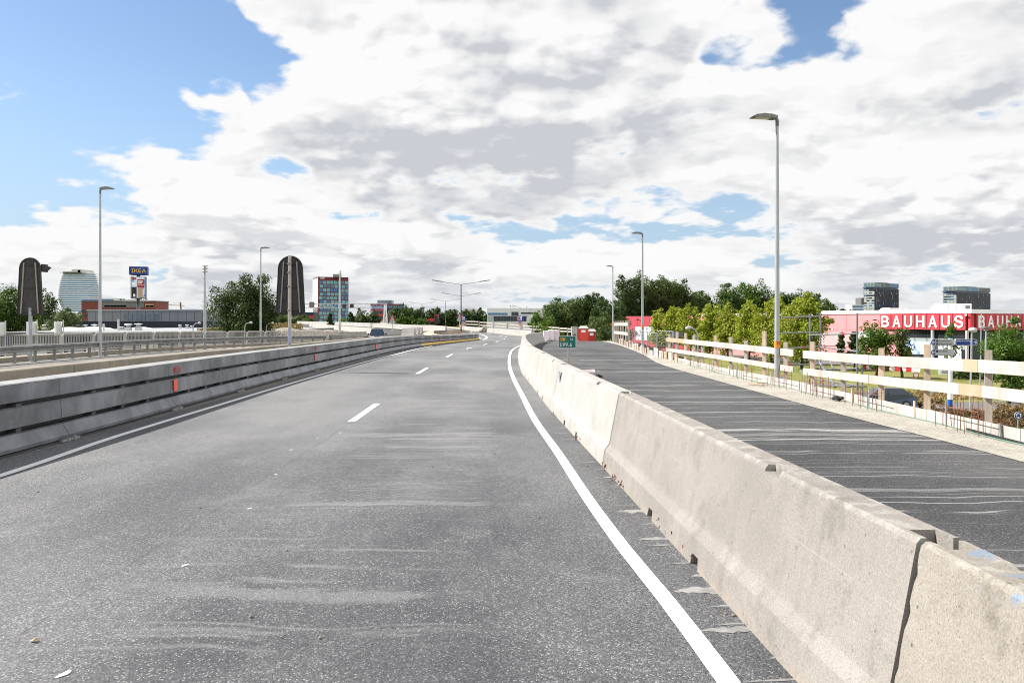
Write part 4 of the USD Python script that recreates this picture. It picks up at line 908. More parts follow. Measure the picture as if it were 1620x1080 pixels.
# shrubs and beds below the bridge
for i, (px, py, D, w, m_) in enumerate(((1477, 624, 62, 34, 'grass_dry'), (1594, 636, 56, 46, 'grass_dry'), (1622, 638, 57, 40, 'grass_dry'), (1455, 632, 63, 22, 'heather'))):
    tree('shrub', ['round ochre shrub right of the round red-ringed sign', 'round ochre shrub left of the roundabout sign', 'ochre shrub at the right frame edge above the roundabout sign', 'small reddish shrub beside the round ochre one'][i], px, py, D, w, m_, shape='bush', seed=130 + i, bare=.05, cat='shrub', leaf_px=1.6)
def bed(name, poly, h, n, mat, size, label, z=ZG, seed=0, cat='planting'):
    from shapely.geometry import Polygon, Point
    rg = np.random.default_rng(seed); pg = Polygon(poly); x0, y0, x1, y1 = pg.bounds; P = []
    import shapely
    while len(P) < n:
        q = rg.random((n, 2)) * [x1 - x0, y1 - y0] + [x0, y0]; P += list(q[shapely.contains_xy(pg, q[:, 0], q[:, 1])])
    P = np.array(P[:n]); hz = h * (.35 + .9 * meshkit.noise(np.c_[P * .35, np.zeros(n)], seed))
    C = np.c_[P, z + hz * rg.random(n) ** .6]
    V, f = foliage(rg, C, np.full(n, size * .8), 3, size); single(name, MB().add(V, f), mat, label, cat, kind='stuff')
bed('heather_bed', [(24, 50), (48, 52), (60, 58), (45, 61), (28, 57), (20, 54)], .55, 9000, 'heather', .11, 'reddish brown heather bed between the bridge and the lower road', seed=1)
bed('grey_bed', [(14, 36), (40, 36), (44, 50), (24, 49), (14, 46)], .4, 7000, 'bed_grey', .10, 'grey green ground cover close below the bridge', seed=2)
bed('rough_grass', [(20, 67), (45, 70), (80, 76), (80, 83), (40, 75), (20, 72)], .35, 6000, 'grass_dry', .12, 'dry yellowing grass strip behind the lower road', seed=3)
bed('hedge', [(50, 92), (90, 96), (90, 99), (50, 95)], 1.1, 3500, 'leaf_dark', .16, 'low dark hedge across the lawn before the shop entrance', seed=4)
# mound with dry grass left of the far carriageway
mg = np.meshgrid(np.linspace(-41, -16, 40), np.linspace(82, 112, 30), indexing='ij'); mx, my = mg[0].ravel(), mg[1].ravel()
def mound_z(x, y): 
    e = np.clip(1 - ((x + 28) / 13) ** 2, 0, 1) ** .7 * np.clip(1 - ((y - 97) / 14.5) ** 2, 0, 1) ** .6
    return -1.9 + e * (2.2 + 1.7 * (meshkit.fbm(np.c_[x * .22, y * .22, 0 * x], 4, 3) - .3))
V = np.c_[mx, my, mound_z(mx, my)]; idx = np.arange(40 * 30).reshape(40, 30)
single('dirt_mound', MB().add(V, np.stack([idx[:-1, :-1], idx[1:, :-1], idx[1:, 1:], idx[:-1, 1:]], -1).reshape(-1, 4)), 'rubble_look', kind='structure', smooth=True)
rg = np.random.default_rng(77); n = 7000; gx_, gy_ = rg.uniform(-39, -18, n), rg.uniform(84, 100, n); keep = meshkit.noise(np.c_[gx_ * .3, gy_ * .3, 0 * gx_], 8) > .42
gx_, gy_ = gx_[keep], gy_[keep]; C = np.c_[gx_, gy_, mound_z(gx_, gy_) + rg.random(len(gx_)) * .55]
V, f = foliage(rg, C, np.full(len(C), .12), 3, .14)
single('dry_grass', MB().add(V, f), 'grass_dry', 'dry straw coloured grass on the rubble mound left of the white pole', 'grass', kind='stuff')
# distant wooded horizon all round
rg = np.random.default_rng(5); n = 26000; th = rg.random(n) * 2 * math.pi; rr = 820 + 160 * rg.random(n)
hh = 6 + 9 * meshkit.fbm(np.c_[np.cos(th) * 14, np.sin(th) * 14, 0 * th], 4, 2)
C = np.c_[np.sin(th) * rr, np.cos(th) * rr, ZG + hh * rg.random(n) ** .7]
V, f = foliage(rg, C, np.full(n, 1.5), 2, 2.4); single('distant_woods', MB().add(V, f), 'leaf_mid', 'distant wooded horizon', 'woods', kind='stuff')
plain('red_cabin', (0.80, 0.075, 0.055), 0.45, 0.05); plain('red_cabin_dark', (0.48, 0.03, 0.035), 0.5, 0.05)
plain('pale_grey', (0.50, 0.49, 0.46), 0.6, 0.1, 2.0)
plain('car_glass', (0.03, 0.045, 0.06), 0.05, 0.1, spec=0.9); plain('lamp_clear', (0.70, 0.72, 0.75), 0.12, 0.05); plain('grille_look', (0.10, 0.10, 0.105), 0.4, 0.2)

# ---------------------------------------------------------------- works on the right edge: formwork, timber fence, starter bars
fx = curve([(7.35, 8), (7.35, 27), (7.2, 33), (7.05, 37.5)])
posts = [(3.7, 1.28), (5.5, 1.3), (7.4, 1.25), (9.3, 1.32), (11.1, 1.2), (12.87, 1.27), (14.77, 1.30), (16.6, 1.17), (18.5, .86), (20.4, 1.20)]
near = Thing('timber_fence', 'near timber guard fence of two pale planks on wooden posts', 'fence', (7.35, 15, 0), 0, None)
def fence_post(t, y, z, i, mat, w=.10):
    x = fx(y) + .045
    c_, s_ = math.cos(.62), math.sin(.62); t.part('post', MB().obox((x + .012, y, (z - .35) / 2), (w / 2 * c_, -w / 2 * s_, 0), (w / 2 * s_, w / 2 * c_, 0), (0, 0, (z + .35) / 2)), mat, world=True)
for i, (y, z) in enumerate(posts): fence_post(near, y, z, i, ['post_wood', 'post_wood', 'post_grey'][i % 3])
top = PchipInterpolator([8, 11.9, 15.3, 20.8, 28, 36], [1.22, 1.15, 1.05, .97, .95, .93]); low = PchipInterpolator([8, 11.9, 15.3, 20.8, 28, 36], [.80, .744, .652, .527, .50, .46])
def plank(t, y0, y1, fn, h0, h1, mat='plank', out=0.022, nm='plank'):
    p, q = np.array([fx(y0) - .022 - out, y0, float(fn(y0)) - h0 / 2]), np.array([fx(y1) - .022 - out, y1, float(fn(y1)) - h1 / 2])
    d = (q - p) / np.linalg.norm(q - p); V = []
    for c, h in ((p, h0), (q, h1)):
        V += [c + [-.018, 0, -h / 2], c + [.018, 0, -h / 2], c + [.018, 0, h / 2], c + [-.018, 0, h / 2]]
    f = [[0, 1, 5, 4], [1, 2, 6, 5], [2, 3, 7, 6], [3, 0, 4, 7], [0, 3, 2, 1], [4, 5, 6, 7]]
    t.part(nm, MB().add(V, [q_[::-1] for q_ in f]), mat, world=True)
plank(near, 3.2, 7.97, top, .20, .20); plank(near, 3.2, 7.97, low, .18, .18); plank(near, 8.0, 12.95, top, .20, .20); plank(near, 12.96, 13.35, top, .20, .20, 'plank_fresh'); plank(near, 13.36, 16.9, top, .20, .19); plank(near, 16.93, 20.75, top, .19, .19)
plank(near, 8.0, 12.86, low, .18, .18); plank(near, 12.87, 13.5, low, .18, .18, 'plank_fresh'); plank(near, 13.51, 16.9, low, .18, .165); plank(near, 16.93, 20.75, low, .165, .16)
far = Thing('timber_fence', 'far timber guard fence of two planks beyond the tallest lamp', 'fence', (7.3, 28, 0), 0, None)
posts2 = [(22.4, 1.13), (24.3, 1.40), (26.2, 1.07), (28.0, 1.15), (29.9, 1.16), (31.7, .78), (33.0, 1.12), (34.4, 1.18), (35.9, 1.2), (37.4, 1.08)]
for i, (y, z) in enumerate(posts2): fence_post(far, y, z, i, ['post_grey', 'post_wood', 'post_grey'][i % 3])
for fn, h in ((top, .18), (low, .15)):
    for a, b, m_ in ((21.5, 24.9, 'plank'), (24.92, 29.3, 'plank'), (29.32, 34.3, 'plank'), (34.32, 37.5, 'plank_fresh' if fn is top else 'plank')): plank(far, a, b, fn, h, h, m_)
fb = Thing('formwork_edge', 'low row of pale formwork boards standing along the bridge edge', 'formwork', (7.1, 20, 0))
bx = curve([(7.22, 8), (7.19, 11.6), (7.12, 20), (6.88, 26), (6.9, 33), (6.85, 39), (7.5, 50), (8.2, 60), (8.6, 68)])
y = 2.9; rg = random.Random(9)
while y < 33:
    L = rg.choice([2.2, 3.1, 2.6]); b = y + L
    p, q = np.array([bx(y), y, zn(y)]), np.array([bx(b - .02), b - .02, zn(b)]); d = q - p; h = rg.uniform(.19, .22)
    fb.part('board', MB().bar(p + [0, 0, h / 2], q + [0, 0, h / 2], .025, h), 'plank', world=True)
    fb.part('stake', MB().bar(p + [-.03, .4, 0], p + [-.03 + rg.uniform(-.03, .03), .42, h + rg.uniform(.02, .14)], .04, .02, (1, 0, 0)), 'galvanised_dull' if rg.random() < .5 else 'post_wood', world=True)
    y = b
while y < 66:                                            # short upright boards further on
    b = y + rg.uniform(.7, 1.3); h = rg.uniform(.22, .42); z = zn(y)
    fb.part('board', MB().bar((bx(y), y, z + h / 2), (bx(b - .12), b - .12, z + h / 2), .03, h), 'plank' if rg.random() < .7 else 'plank_fresh', world=True)
    y = b + rg.uniform(.1, .4)
hose = [(bx(y) - .12 - .05 * math.sin(y * 1.7), y, .022) for y in np.arange(9, 34, .6)]
single('green_cable', MB().pipe(hose, .008, 5), 'cable_green', 'thin green cable lying along the foot of the formwork boards', 'cable')
ch = [(bx(y) - .07 - .03 * math.sin(y * 2.3), y, .03) for y in np.arange(9, 22, .5)]
single('black_hose', MB().pipe([c for c in ch if c[1] < 13.5], .02, 5), 'rubber', 'black hose on the gravel at the foot of the nearest formwork boards', 'hose')
def rebar(px, y0, y1, n, seed, lab, hz=.5, x=None):
    r = random.Random(seed); t = Thing('rebar_cluster', lab, 'reinforcement', (6.9, (y0 + y1) / 2, zn(y0)), 0, 'rusty starter bars along the bridge edge')
    for i in range(n):
        y = y0 + (y1 - y0) * (i + r.uniform(-.3, .3)) / (n - 1); xx = (bx(y) - .28 + (.17 if i % 2 else 0)) + r.uniform(-.02, .02); h = hz * r.uniform(.8, 1.15)
        t.part('rod', MB().tube((xx, y, zn(y) - .05), (xx + r.uniform(-.03, .03), y + r.uniform(-.04, .04), zn(y) + h), .0065, .0065, 6), 'rust', world=True)
    for k in range(2):
        a, b = y0 - .05 + k * .2, y1 + .02 - .2 * k
        t.part('tie_rod', MB().tube((bx(a) - .26 + k * .15, a, zn(a) + hz * .72 + k * .04), (bx(b) - .24 + k * .15, b, zn(b) + hz * .70 - k * .05), .0065, .0065, 6), 'rust', world=True)
rebar(1547, 12.3, 13.6, 10, 1, 'rusty starter bar cluster nearest on the right, below the fresh wood joint', .52)
rebar(1400, 15.6, 17.1, 9, 2, 'rusty starter bar cluster below the dark plank joint', .45)
rebar(1330, 17.9, 19.8, 12, 3, 'dense rusty starter bars at the short fence post', .44)
rebar(1262, 20.6, 22.1, 8, 4, 'rusty starter bars just right of the tallest lamp', .46)
rebar(1210, 23.2, 24.8, 7, 5, 'rusty starter bars just left of the tallest lamp', .46)
for i, (a, b) in enumerate(((26.5, 28), (29.5, 31), (33, 34.6), (36.5, 38.2), (41, 43), (46, 48.4), (52, 55), (58, 61))):
    rebar(0, a, b, 6, 20 + i, f'small rusty starter bar cluster beyond the tallest lamp, {["first", "second", "third", "fourth", "fifth", "sixth", "seventh", "eighth"][i]} one', .42)
# loose laths and rubbish on the gravel
single('wood_scrap', MB().bar((6.35, 22.2, .03), (6.62, 21.8, .035), .10, .03).bar((6.5, 22.0, .06), (6.8, 22.1, .06), .05, .02), 'plank_fresh', 'broken reddish wood scrap on the gravel left of the tallest lamp', 'scrap')
mb = MB(); r_ = random.Random(3)
for _ in range(7): mb.ball((6.95 + r_.uniform(-.08, .08), 17.6 + r_.uniform(-.12, .12), .05 + r_.uniform(0, .05)), (.05, .07, .04), 1)
single('black_bag', mb, 'rubber', 'crumpled black bag lying against the formwork board', 'bag')
# wire fence panels beyond the far timber fence
wf = Thing('wire_fence', 'galvanised wire site fence on black feet, between the timber fences', 'fence', (7.3, 46, 0))
pts = [gnd(1065, 566, zn), gnd(1039.5, 560.5, zn), gnd(1024, 557, zn), gnd(1005, 549.5, zn), gnd(996, 546, zn)]
for i, p in enumerate(pts):
    h = .95 + (0.15 if i == 0 else .02 * i)
    wf.part('post', MB().tube(p, p + [0, 0, h + .15], .028, .028, 8), 'galvanised', world=True)
    if i: wf.part('foot', MB().box(p[0] - .16, p[1] - .30, p[2], p[0] + .14, p[1] + .30, p[2] + .13).box(p[0] - .10, p[1] - .20, p[2] + .13, p[0] + .08, p[1] + .20, p[2] + .17), 'rubber', world=True)
    if i < len(pts) - 1:
        q = pts[i + 1]; fr = wf.part('top_tube', MB().tube(p + [0, 0, h + .13], q + [0, 0, h + .1], .022, .022, 6), 'galvanised', world=True)
        w = MB()
        for k in range(1, 22): a = p + (q - p) * k / 22; w.bar(a + [0, 0, .12], a + [0, 0, h + .12], .005, .005)
        for k in range(1, 6): w.bar(p + [0, 0, .12 + h * k / 6], q + [0, 0, .12 + h * k / 6], .006, .006)
        wf.part('wire_mesh', w, 'galvanised', world=True, kind='stuff')
# end-on timber section beyond it
en = Thing('timber_fence', 'grey timber guard fence seen end-on left of the poster lamp', 'fence', (8.2, 62, zn(62)))
for k in range(7):
    y = 55.0 + k * 2.2; x = 7.75 + (y - 55) * .052; z = zn(y)
    en.part('post', MB().box(x - .05, y - .05, z - .2, x + .05, y + .05, z + 1.75), 'post_grey', world=True)
for k in range(3):
    y = 55.0 + k * 4.3; b = y + 4.25
    for hz in (1.5, .85): en.part('plank', MB().bar((7.70 + (y - 55) * .052, y, zn(y) + hz), (7.70 + (b - 55) * .052, b, zn(b) + hz), .035, .22), 'plank', world=True)
for k in range(4):
    p = gnd(963.5 + 5 * k, 535.5 + .5 * k, zn); single('edge_stake', MB().box(p[0] - .07, p[1] - .1, p[2] - .2, p[0] + .07, p[1] + .1, p[2] + .62).box(p[0] - .09, p[1] - .12, p[2] + .62, p[0] + .09, p[1] + .12, p[2] + .68), 'post_wood', f'short brown edge stake left of the end-on fence, {["first", "second", "third", "fourth"][k]} from the left', 'stake')
# scaffold tower outside the bridge edge
sc = Thing('scaffold_tower', 'grey tube scaffold tower with red clamps standing outside the fence', 'scaffold', (9.2, 24, ZG))
A, A2, Bp, Cp = at(1281, 560, 25.6), at(1298, 560, 27.6), at(1356, 560, 22.4), at(1364, 560, 24.6)
for p, zt in ((A, at(1281, 497, 25.6)[2]), (A2, at(1298, 497, 27.6)[2]), (Bp, at(1356, 495, 22.4)[2]), (Cp, .4)):
    sc.part('standard', MB().tube((p[0], p[1], ZG), (p[0], p[1], zt), .026, .026, 8), 'scaffold_steel', world=True)
def led(px0, py0, D0, px1, py1, D1, red=None, r=.022):
    p, q = at(px0, py0, D0), at(px1, py1, D1); m_ = sc.part('ledger', MB().tube(p, q, r, r, 8), 'scaffold_steel', world=True)
    if red: c = p + (q - p) * red; e = (q - p) / np.linalg.norm(q - p) * .07; sc.part('red_clamp', MB().tube(c - e, c + e, r + .008, r + .008, 8), 'red_paint', parent=m_, world=True)
led(1236, 502.3, 25.8, 1298, 500, 27.6); led(1236, 526.8, 25.8, 1296, 525.3, 27.6); led(1281, 530, 25.6, 1356, 527.5, 22.4, .75); led(1236, 552, 25.8, 1298, 547, 27.4, .55); led(1298, 549, 27.6, 1358, 556, 22.4)
led(1236, 577, 25.8, 1310, 575.5, 27.0, .18); led(1302, 584, 27.6, 1358, 582.5, 22.4, .62); led(1281, 598, 25.6, 1360, 611, 22.4, .3); led(1292, 566, 26, 1322, 612, 24.4, None, .034); led(1312, 568, 26, 1318, 583, 25, None); led(1282, 612, 25.2, 1266, 585, 25.9); led(1296, 610, 27.6, 1364, 612, 24.6)
dk = sc.part('deck_board', MB().bar(at(1292, 607, 26.6), at(1358, 611.5, 23.2), .5, .045), 'galvanised_dull', world=True)


# ---------------------------------------------------------------- small road furniture on the deck
s = np.array([1.42, 20.6, 0.0])
t = Thing('kilometre_sign', 'green kilometre sign reading N7 Li 199.6 on a thin post', 'road sign', s, math.radians(-3))
k = 20.6 / F; x0, x1, zt, zb_ = (883.3 - 900.2) * k, (911.3 - 900.2) * k, EYE - (531 - HY) * k, EYE - (550.5 - HY) * k
t.part('post', MB().tube((0.0, .025, 0), (-.03, .025, zt - .05), .02, .02, 8), 'galvanised')
fc = t.part('frame', MB().box(x0, -.012, zb_, x1, .012, zt), 'sign_grey')
t.part('face', MB().box(x0 + .018, -.018, zb_ + .018, x1 - .018, -.0125, zt - .018), 'green_sign', parent=fc)
t.part('road_tag', MB().box(x0 + .05, -.021, zt - .125, x0 + .17, -.0185, zt - .045), 'yellow_sign', parent=fc)
t.part('lettering', MB().add(*lettering('N7', .058, (x0 + .06, -.0215, zt - .114), (1, 0, 0), (0, -1, 0), .002, False, width=.10).arrays()), 'ink', parent=fc)
t.part('lettering', MB().add(*lettering('Li', .058, (x0 + .30, -.0185, zt - .115), (1, 0, 0), (0, -1, 0), .002, False).arrays()), 'white_paint', parent=fc)
t.part('lettering', MB().add(*lettering('199.6', .09, (x0 + .035, -.0185, zb_ + .04), (1, 0, 0), (0, -1, 0), .002, False, width=.30).arrays()), 'white_paint', parent=fc)
wb = np.array([1.37, 16.75, 0.03])
t = Thing('wheelbarrow', 'white tub wheelbarrow with a raised wooden handle behind the barrier', 'wheelbarrow', wb)
tub = [(-.24, -.36), (.26, -.42), (.34, .42), (-.28, .38)]; V = [(x * .62, y * .62, .33) for x, y in tub] + [(x, y, .66 + .03 * math.sin(i)) for i, (x, y) in enumerate(tub)]
t.part('tub', MB().add(V, [[3, 2, 1, 0], [0, 1, 5, 4], [1, 2, 6, 5], [2, 3, 7, 6], [3, 0, 4, 7]]).add([(x, y, z - .012) for x, y, z in V], [[0, 1, 2, 3], [4, 5, 1, 0], [5, 6, 2, 1], [6, 7, 3, 2], [7, 4, 0, 3]]), 'plastic_white')
t.part('wheel', MB().tube((.42, .0, .18), (.42, .08, .18), .18, .18, 16), 'rubber')
for sx in (-1, 1): t.part('handle', MB().bar((sx * .2, -.7, .56), (sx * .12, .5, .26), .035, .05), 'plank_fresh')
t.part('grip', MB().bar((.30, -.44, .62), (.40, -.40, .585), .07, .05), 'rubber')
st = single('broom_stick', MB().bar((1.225, 17.4, .25), (1.245, 17.5, .965), .03, .03), 'plank_fresh', 'wooden stick leaning up behind the barrier beside the wheelbarrow', 'stick')

def cone(p, h=.75, lab=''):
    t = Thing('traffic_cone', lab, 'traffic cone', p)
    t.part('base', MB().box(-.2, -.2, 0, .2, .2, .04), 'red_paint'); t.part('body', MB().lathe([(.16, .04), (.11, h * .42)], (0, 0, 0), 12), 'red_paint')
    t.part('band', MB().lathe([(.11, h * .42), (.075, h * .68)], (0, 0, 0), 12), 'white_paint'); t.part('tip', MB().lathe([(.075, h * .68), (.03, h), (.001, h)], (0, 0, 0), 12), 'red_paint')
cone(gnd(856.5, 535, zn), 1.0, 'red and white traffic cone at the far barrier end')
# wrapped stack, cabinet, toilet cabins on the far end of the new deck
def at_z(px, D, prof=zn): return np.array([(px - CX) * D / F, D, prof(D)])
rg = np.random.default_rng(2)
t = Thing('wrapped_stack', 'white plastic wrapped stack of material at the end of the new road', 'stack', at_z(871.5, 84)); sx = 84 / F
for i, (dx, w, h) in enumerate(((-7.5, 10, 13), (.5, 9, 14.5), (8, 9, 14))):
    bx_ = trimesh.creation.box([w * sx, 1.5, h * sx + .2]).subdivide().subdivide().subdivide(); v = np.array(bx_.vertices); c = np.abs(v) / [w * sx / 2, .75, h * sx / 2 + .1]
    v *= (1 - .10 * np.clip(np.linalg.norm(c, axis=1, keepdims=True) - 1, 0, 1)); v += (meshkit.fbm(v * 3 + i, 3, i)[:, None] - .5) * .16
    t.part('wrapped_bale', MB().add(v + [dx * sx, rg.uniform(-.3, .3), h * sx / 2 + .12], bx_.faces), 'plastic_white', smooth=40)
t.part('pallet', MB().box(-12 * sx, -.7, -.1, 12.5 * sx, .7, .10), 'post_grey')
t = Thing('grey_cabinet', 'grey machine cabinet with a round dark vent left of the red cabins', 'cabinet', at_z(909, 104)); s_ = 104 / F; z0 = zn(104); zt = EYE - (517.5 - HY) * s_ - z0
t.part('box', MB().box(-4.6 * s_, 0, 0, 4.6 * s_, 1.0, zt), 'pale_grey'); t.part('vent', MB().tube((.1 * s_, -.03, zt - 1.02), (.1 * s_, .02, zt - 1.02), .17, .17, 18), 'steel_dark'); t.part('lid', MB().box(-4.9 * s_, -.04, zt, 4.9 * s_, 1.04, zt + .05), 'white_dirty')
def cabin(px, D, wpx, ytop, lab, mat, sign):
    s_ = D / F; p = at_z(px, D); h = EYE - (ytop - HY) * s_ - p[2]; w = wpx * s_ / 2
    t = Thing('toilet_cabin', lab, 'portable toilet', p, math.radians(-8))
    t.part('body', MB().box(-w, 0, .05, w, 1.15, h - .32), mat); t.part('door', MB().box(-w * .72, -.03, .12, w * .72, -.001, h - .45), mat)
    for sx in (-1, 1): t.part('corner_post', MB().box(sx * w - .04, -.035, .05, sx * w + .04, .05, h - .32), mat)
    t.part('roof', MB().add(*roof_shape(w + .05, 1.2, h - .32, h)), 'white_dirty'); t.part('notice', MB().box(-w * .45, -.045, h * sign, w * .45, -.031, h * sign + .30), 'white_paint')
    t.part('skid', MB().box(-w, .1, -.05, w, 1.05, .05), 'steel_dark')
    t.part('louvre', MB().box(-w * .6, -.04, h - .43, w * .6, -.031, h - .36), 'red_cabin_dark')
def roof_shape(w, d, z0, z1):
    v = [(-w, -.06, z0), (w, -.06, z0), (w, d, z0), (-w, d, z0), (-w, -.06, z0 + .06), (w, -.06, z0 + .06), (w, d, z0 + .06), (-w, d, z0 + .06), (-w * .6, .2, z1), (w * .6, .2, z1), (w * .6, d - .2, z1), (-w * .6, d - .2, z1)]
    f = [[3, 2, 1, 0]] + [[o + j, o + (j + 1) % 4, o + 4 + (j + 1) % 4, o + 4 + j] for o in (0, 4) for j in range(4)] + [[8, 9, 10, 11]]
    return v, f
cabin(922.8, 100, 14.8, 515.5, 'bright red portable toilet cabin with a white roof', 'red_cabin', .60)
cabin(936, 104, 12.5, 520.5, 'darker red low cabin right of the bright red toilet cabin', 'red_cabin_dark', .52)
rb = MB(); 
for k in range(26): a = np.array([random.Random(k).uniform(886, 902), 0, 0]); D = 96 + random.Random(k + 50).uniform(-2, 2); p = at_z(a[0], D); rb.ball(p + [0, 0, .15 + .25 * random.Random(k + 9).random()], (.5, .5, .32), 1)
single('sand_heap', rb, 'sand_look', 'pale sand heap between the wrapped stack and the grey cabinet', 'heap')

# far timber barricade planks along the outer bend
t = Thing('timber_barricade', 'far pale timber barricade along the outer bend under the weeping trees', 'fence', (4, 150, -1))
bp = [(736, 507.5), (758, 509), (781, 511), (803, 512.6), (826, 514.6), (843, 515.8), (860, 516.8), (873, 517.6), (885, 518.6), (898, 519.6), (907, 520.4)]
Dp = np.interp([p[0] for p in bp], [736, 830, 907], [165, 150, 128])
for (px, py), (qx, qy), D0, D1 in zip(bp[:-1], bp[1:], Dp[:-1], Dp[1:]):
    e = (qx - px) * .07
    for dy in (0.6, 5.0): t.part('plank', MB().bar(at(px + e, py + dy, D0), at(qx - e, qy + dy - .6, D1), .05, .20), 'plank', world=True)
for (px, py), D in zip(bp, Dp): p = at(px, py - 1.2, D); t.part('post', MB().box(p[0] - .09, p[1] + .04, -2.2, p[0] + .09, p[1] + .2, p[2]), 'post_grey', world=True)
# lane signs behind the outer barrier
def lane_sign(px, py, D, lab, pyb, tri=False):
    p = at(px, pyb, D); s_ = D / F; t = Thing('lane_sign', lab, 'road sign', (p[0], D, zr(D)))
    zz = lambda y: EYE - (y - HY) * s_ - zr(D)
    t.part('post', MB().tube((0, .06, -.3), (0, .06, zz(py)), .05, .05, 8), 'galvanised')
    w = 3.7 * s_; bl = t.part('blue_plate', MB().box(-w, -.02, zz(py + 8.2), w, .02, zz(py)), 'blue_bright')
    for k, sx in enumerate((-.45, .45)):
        if k == 0: t.part('car_mark', MB().box(sx * w - .16, -.03, zz(py + 5.5), sx * w + .16, -.021, zz(py + 2.2)), 'red_paint', parent=bl); t.part('car_plate', MB().box(sx * w - .22, -.026, zz(py + 6.2), sx * w + .22, -.0205, zz(py + 1.6)), 'white_paint', parent=bl)
        else: t.part('arrow', MB().prism([(-.05, 0), (.05, 0), (.05, .42), (.15, .42), (0, .68), (-.15, .42), (-.05, .42)], (sx * w, -.021, zz(py + 7.2)), (1, 0, 0), (0, 0, 1), (0, -.01, 0)), 'white_paint', parent=bl)
    zc = zz(py + 12.0); r = 3.3 * s_
    rd = t.part('round_plate', MB().tube((0, -.02, zc), (0, .02, zc), r, r, 24), 'red_paint'); t.part('disc', MB().tube((0, -.03, zc), (0, -.02, zc), r * .72, r * .72, 24), 'white_paint', parent=rd)
    t.part('symbol', MB().bar((-r * .45, -.036, zc + .08), (0, -.036, zc - .1), .012, .10).bar((0, -.036, zc - .1), (r * .45, -.036, zc + .08), .012, .10).bar((-r * .4, -.035, zc + .14), (r * .4, -.035, zc + .14), .012, .08), 'ink', parent=rd)
lane_sign(823, 499.5, 118, 'blue lane sign with a white arrow over a red-ringed sign, right of the white office', 524)
lane_sign(732.5, 499.5, 150, 'blue lane sign over a red-ringed sign, just right of the island lamp', 520)
def warn_triangle(px, yt, yb, D, lab, wpx, ybase):
    p = at(px, ybase, D); s_ = D / F; zz = lambda y: EYE - (y - HY) * s_ - p[2]; t = Thing('warning_sign', lab, 'road sign', p); w = wpx * s_ / 2; h = (yb - yt) * s_
    t.part('post', MB().tube((0, .08, -.2), (0, .08, zz(yb - 2)), .06, .06, 8), 'white_dirty')
    b = t.part('plate', MB().prism([(-w, 0), (w, 0), (w, h * .25), (0, h), (-w, h * .25)], (0, .0, zz(yb)), (1, 0, 0), (0, 0, 1), (0, .03, 0)), 'sign_grey')
    t.part('red_edge', MB().bar((-w, -.015, zz(yb) + h * .25), (0, -.015, zz(yb) + h), .03, .12).bar((w, -.015, zz(yb) + h * .25), (0, -.015, zz(yb) + h), .03, .12), 'red_dull', parent=b)
    t.part('bracket', MB().box(-w * .7, -.02, zz(yb) + h * .28, w * .7, 0, zz(yb) + h * .34).box(-.06, -.03, zz(yb), .06, -.02, zz(yb) + h * .8), 'galvanised', parent=b)
warn_triangle(620.5, 496.5, 511.5, 118, 'grey triangular warning sign back on a white post behind the car', 8.5, 522)
warn_triangle(727, 494, 508, 148, 'grey triangular sign back just left of the island lamp post', 7, 519)
# island with soil, kerb and a concrete beam
isl = [gnd(*p) for p in ((690, 527.5), (706, 525), (722, 523), (738, 523), (746, 524.5), (744, 526.5), (730, 527.5), (712, 528.5), (696, 529))]
c0 = np.mean(isl, axis=0); V = [c0 + [0, 0, .45]] + [c0 + (q - c0) * k + [0, 0, h] for k, h in ((.55, .34), (1.0, .05)) for q in isl]; n = len(isl)
single('soil_island', MB().add(V, [[0, 1 + (j + 1) % n, 1 + j] for j in range(n)] + [[1 + j, 1 + (j + 1) % n, 1 + n + (j + 1) % n] for j in range(n)] + [[1 + j, 1 + n + (j + 1) % n, 1 + n + j] for j in range(n)]), 'soil_look', kind='structure')
kb = MB().sweep(np.array([(-.15, 0), (-.15, .14), (.15, .14), (.15, 0)]), np.array([c0 + (q - c0) * 1.06 for q in isl[3:7]] )); single('island_kerb', kb, 'concrete_white', kind='structure')
p, q = gnd(689, 528.3), gnd(705.5, 527.5); single('concrete_beam', MB().bar(p + [0, 0, .28], q + [0, 0, .28], .45, .42), 'concrete_dark', 'dark weathered concrete beam lying at the left end of the soil island', 'beam')
hp = MB(); r_ = random.Random(8)
for k in range(60): p = at(r_.gauss(768, 5.5), 518, 133 + r_.uniform(-1.5, 1.5)); e = max(0, 1 - abs((p[0] - at(768, 518, 133)[0]) / 1.35)); hp.ball((p[0], p[1], zr(133) + r_.random() * 1.05 * e), (.28, .28, .2), 1)
single('rubble_pile', hp, 'rubble_look', 'brown rubble pile behind the outer barrier left of the white office', 'pile')

# white camera pole and the overhead gantry
p = at(537.5, 526, 84); t = Thing('camera_pole', 'white camera pole standing in front of the wine-red tower', 'pole', (p[0], 84, zr(84))); H = EYE - (428 - HY) * 84 / F - zr(84)
t.part('pole', MB().pipe([(0, 0, -.5), (0, 0, 1.6), (0, 0, 1.62), (0, 0, H - .5)], [.14, .14, .105, .075], 12), 'white_dirty'); t.part('camera_housing', MB().pipe([(0, 0, H - .55), (.04, 0, H - .3), (.06, -.02, H)], [.08, .12, .07], 8), 'white_dirty')
D = 200; t = Thing('sign_gantry', 'white lattice sign gantry crossing before the wine-red tower', 'gantry', at(612, 512, D))
zt_, zb2 = at(0, 480.3, D)[2], at(0, 486.5, D)[2]; xl, xr_ = at(455, 0, D)[0], at(611, 0, D)[0]
for zz in (zt_, zb2):
    for yy in (D, D + 1.2): t.part('chord', MB().bar((xl, yy, zz), (xr_, yy, zz), .16, .16), 'white_dirty', world=True)
n = 26; lat = MB()
for k in range(n): a, b = xl + (xr_ - xl) * k / n, xl + (xr_ - xl) * (k + 1) / n; lat.bar((a, D, zt_ if k % 2 else zb2), (b, D, zb2 if k % 2 else zt_), .08, .08)
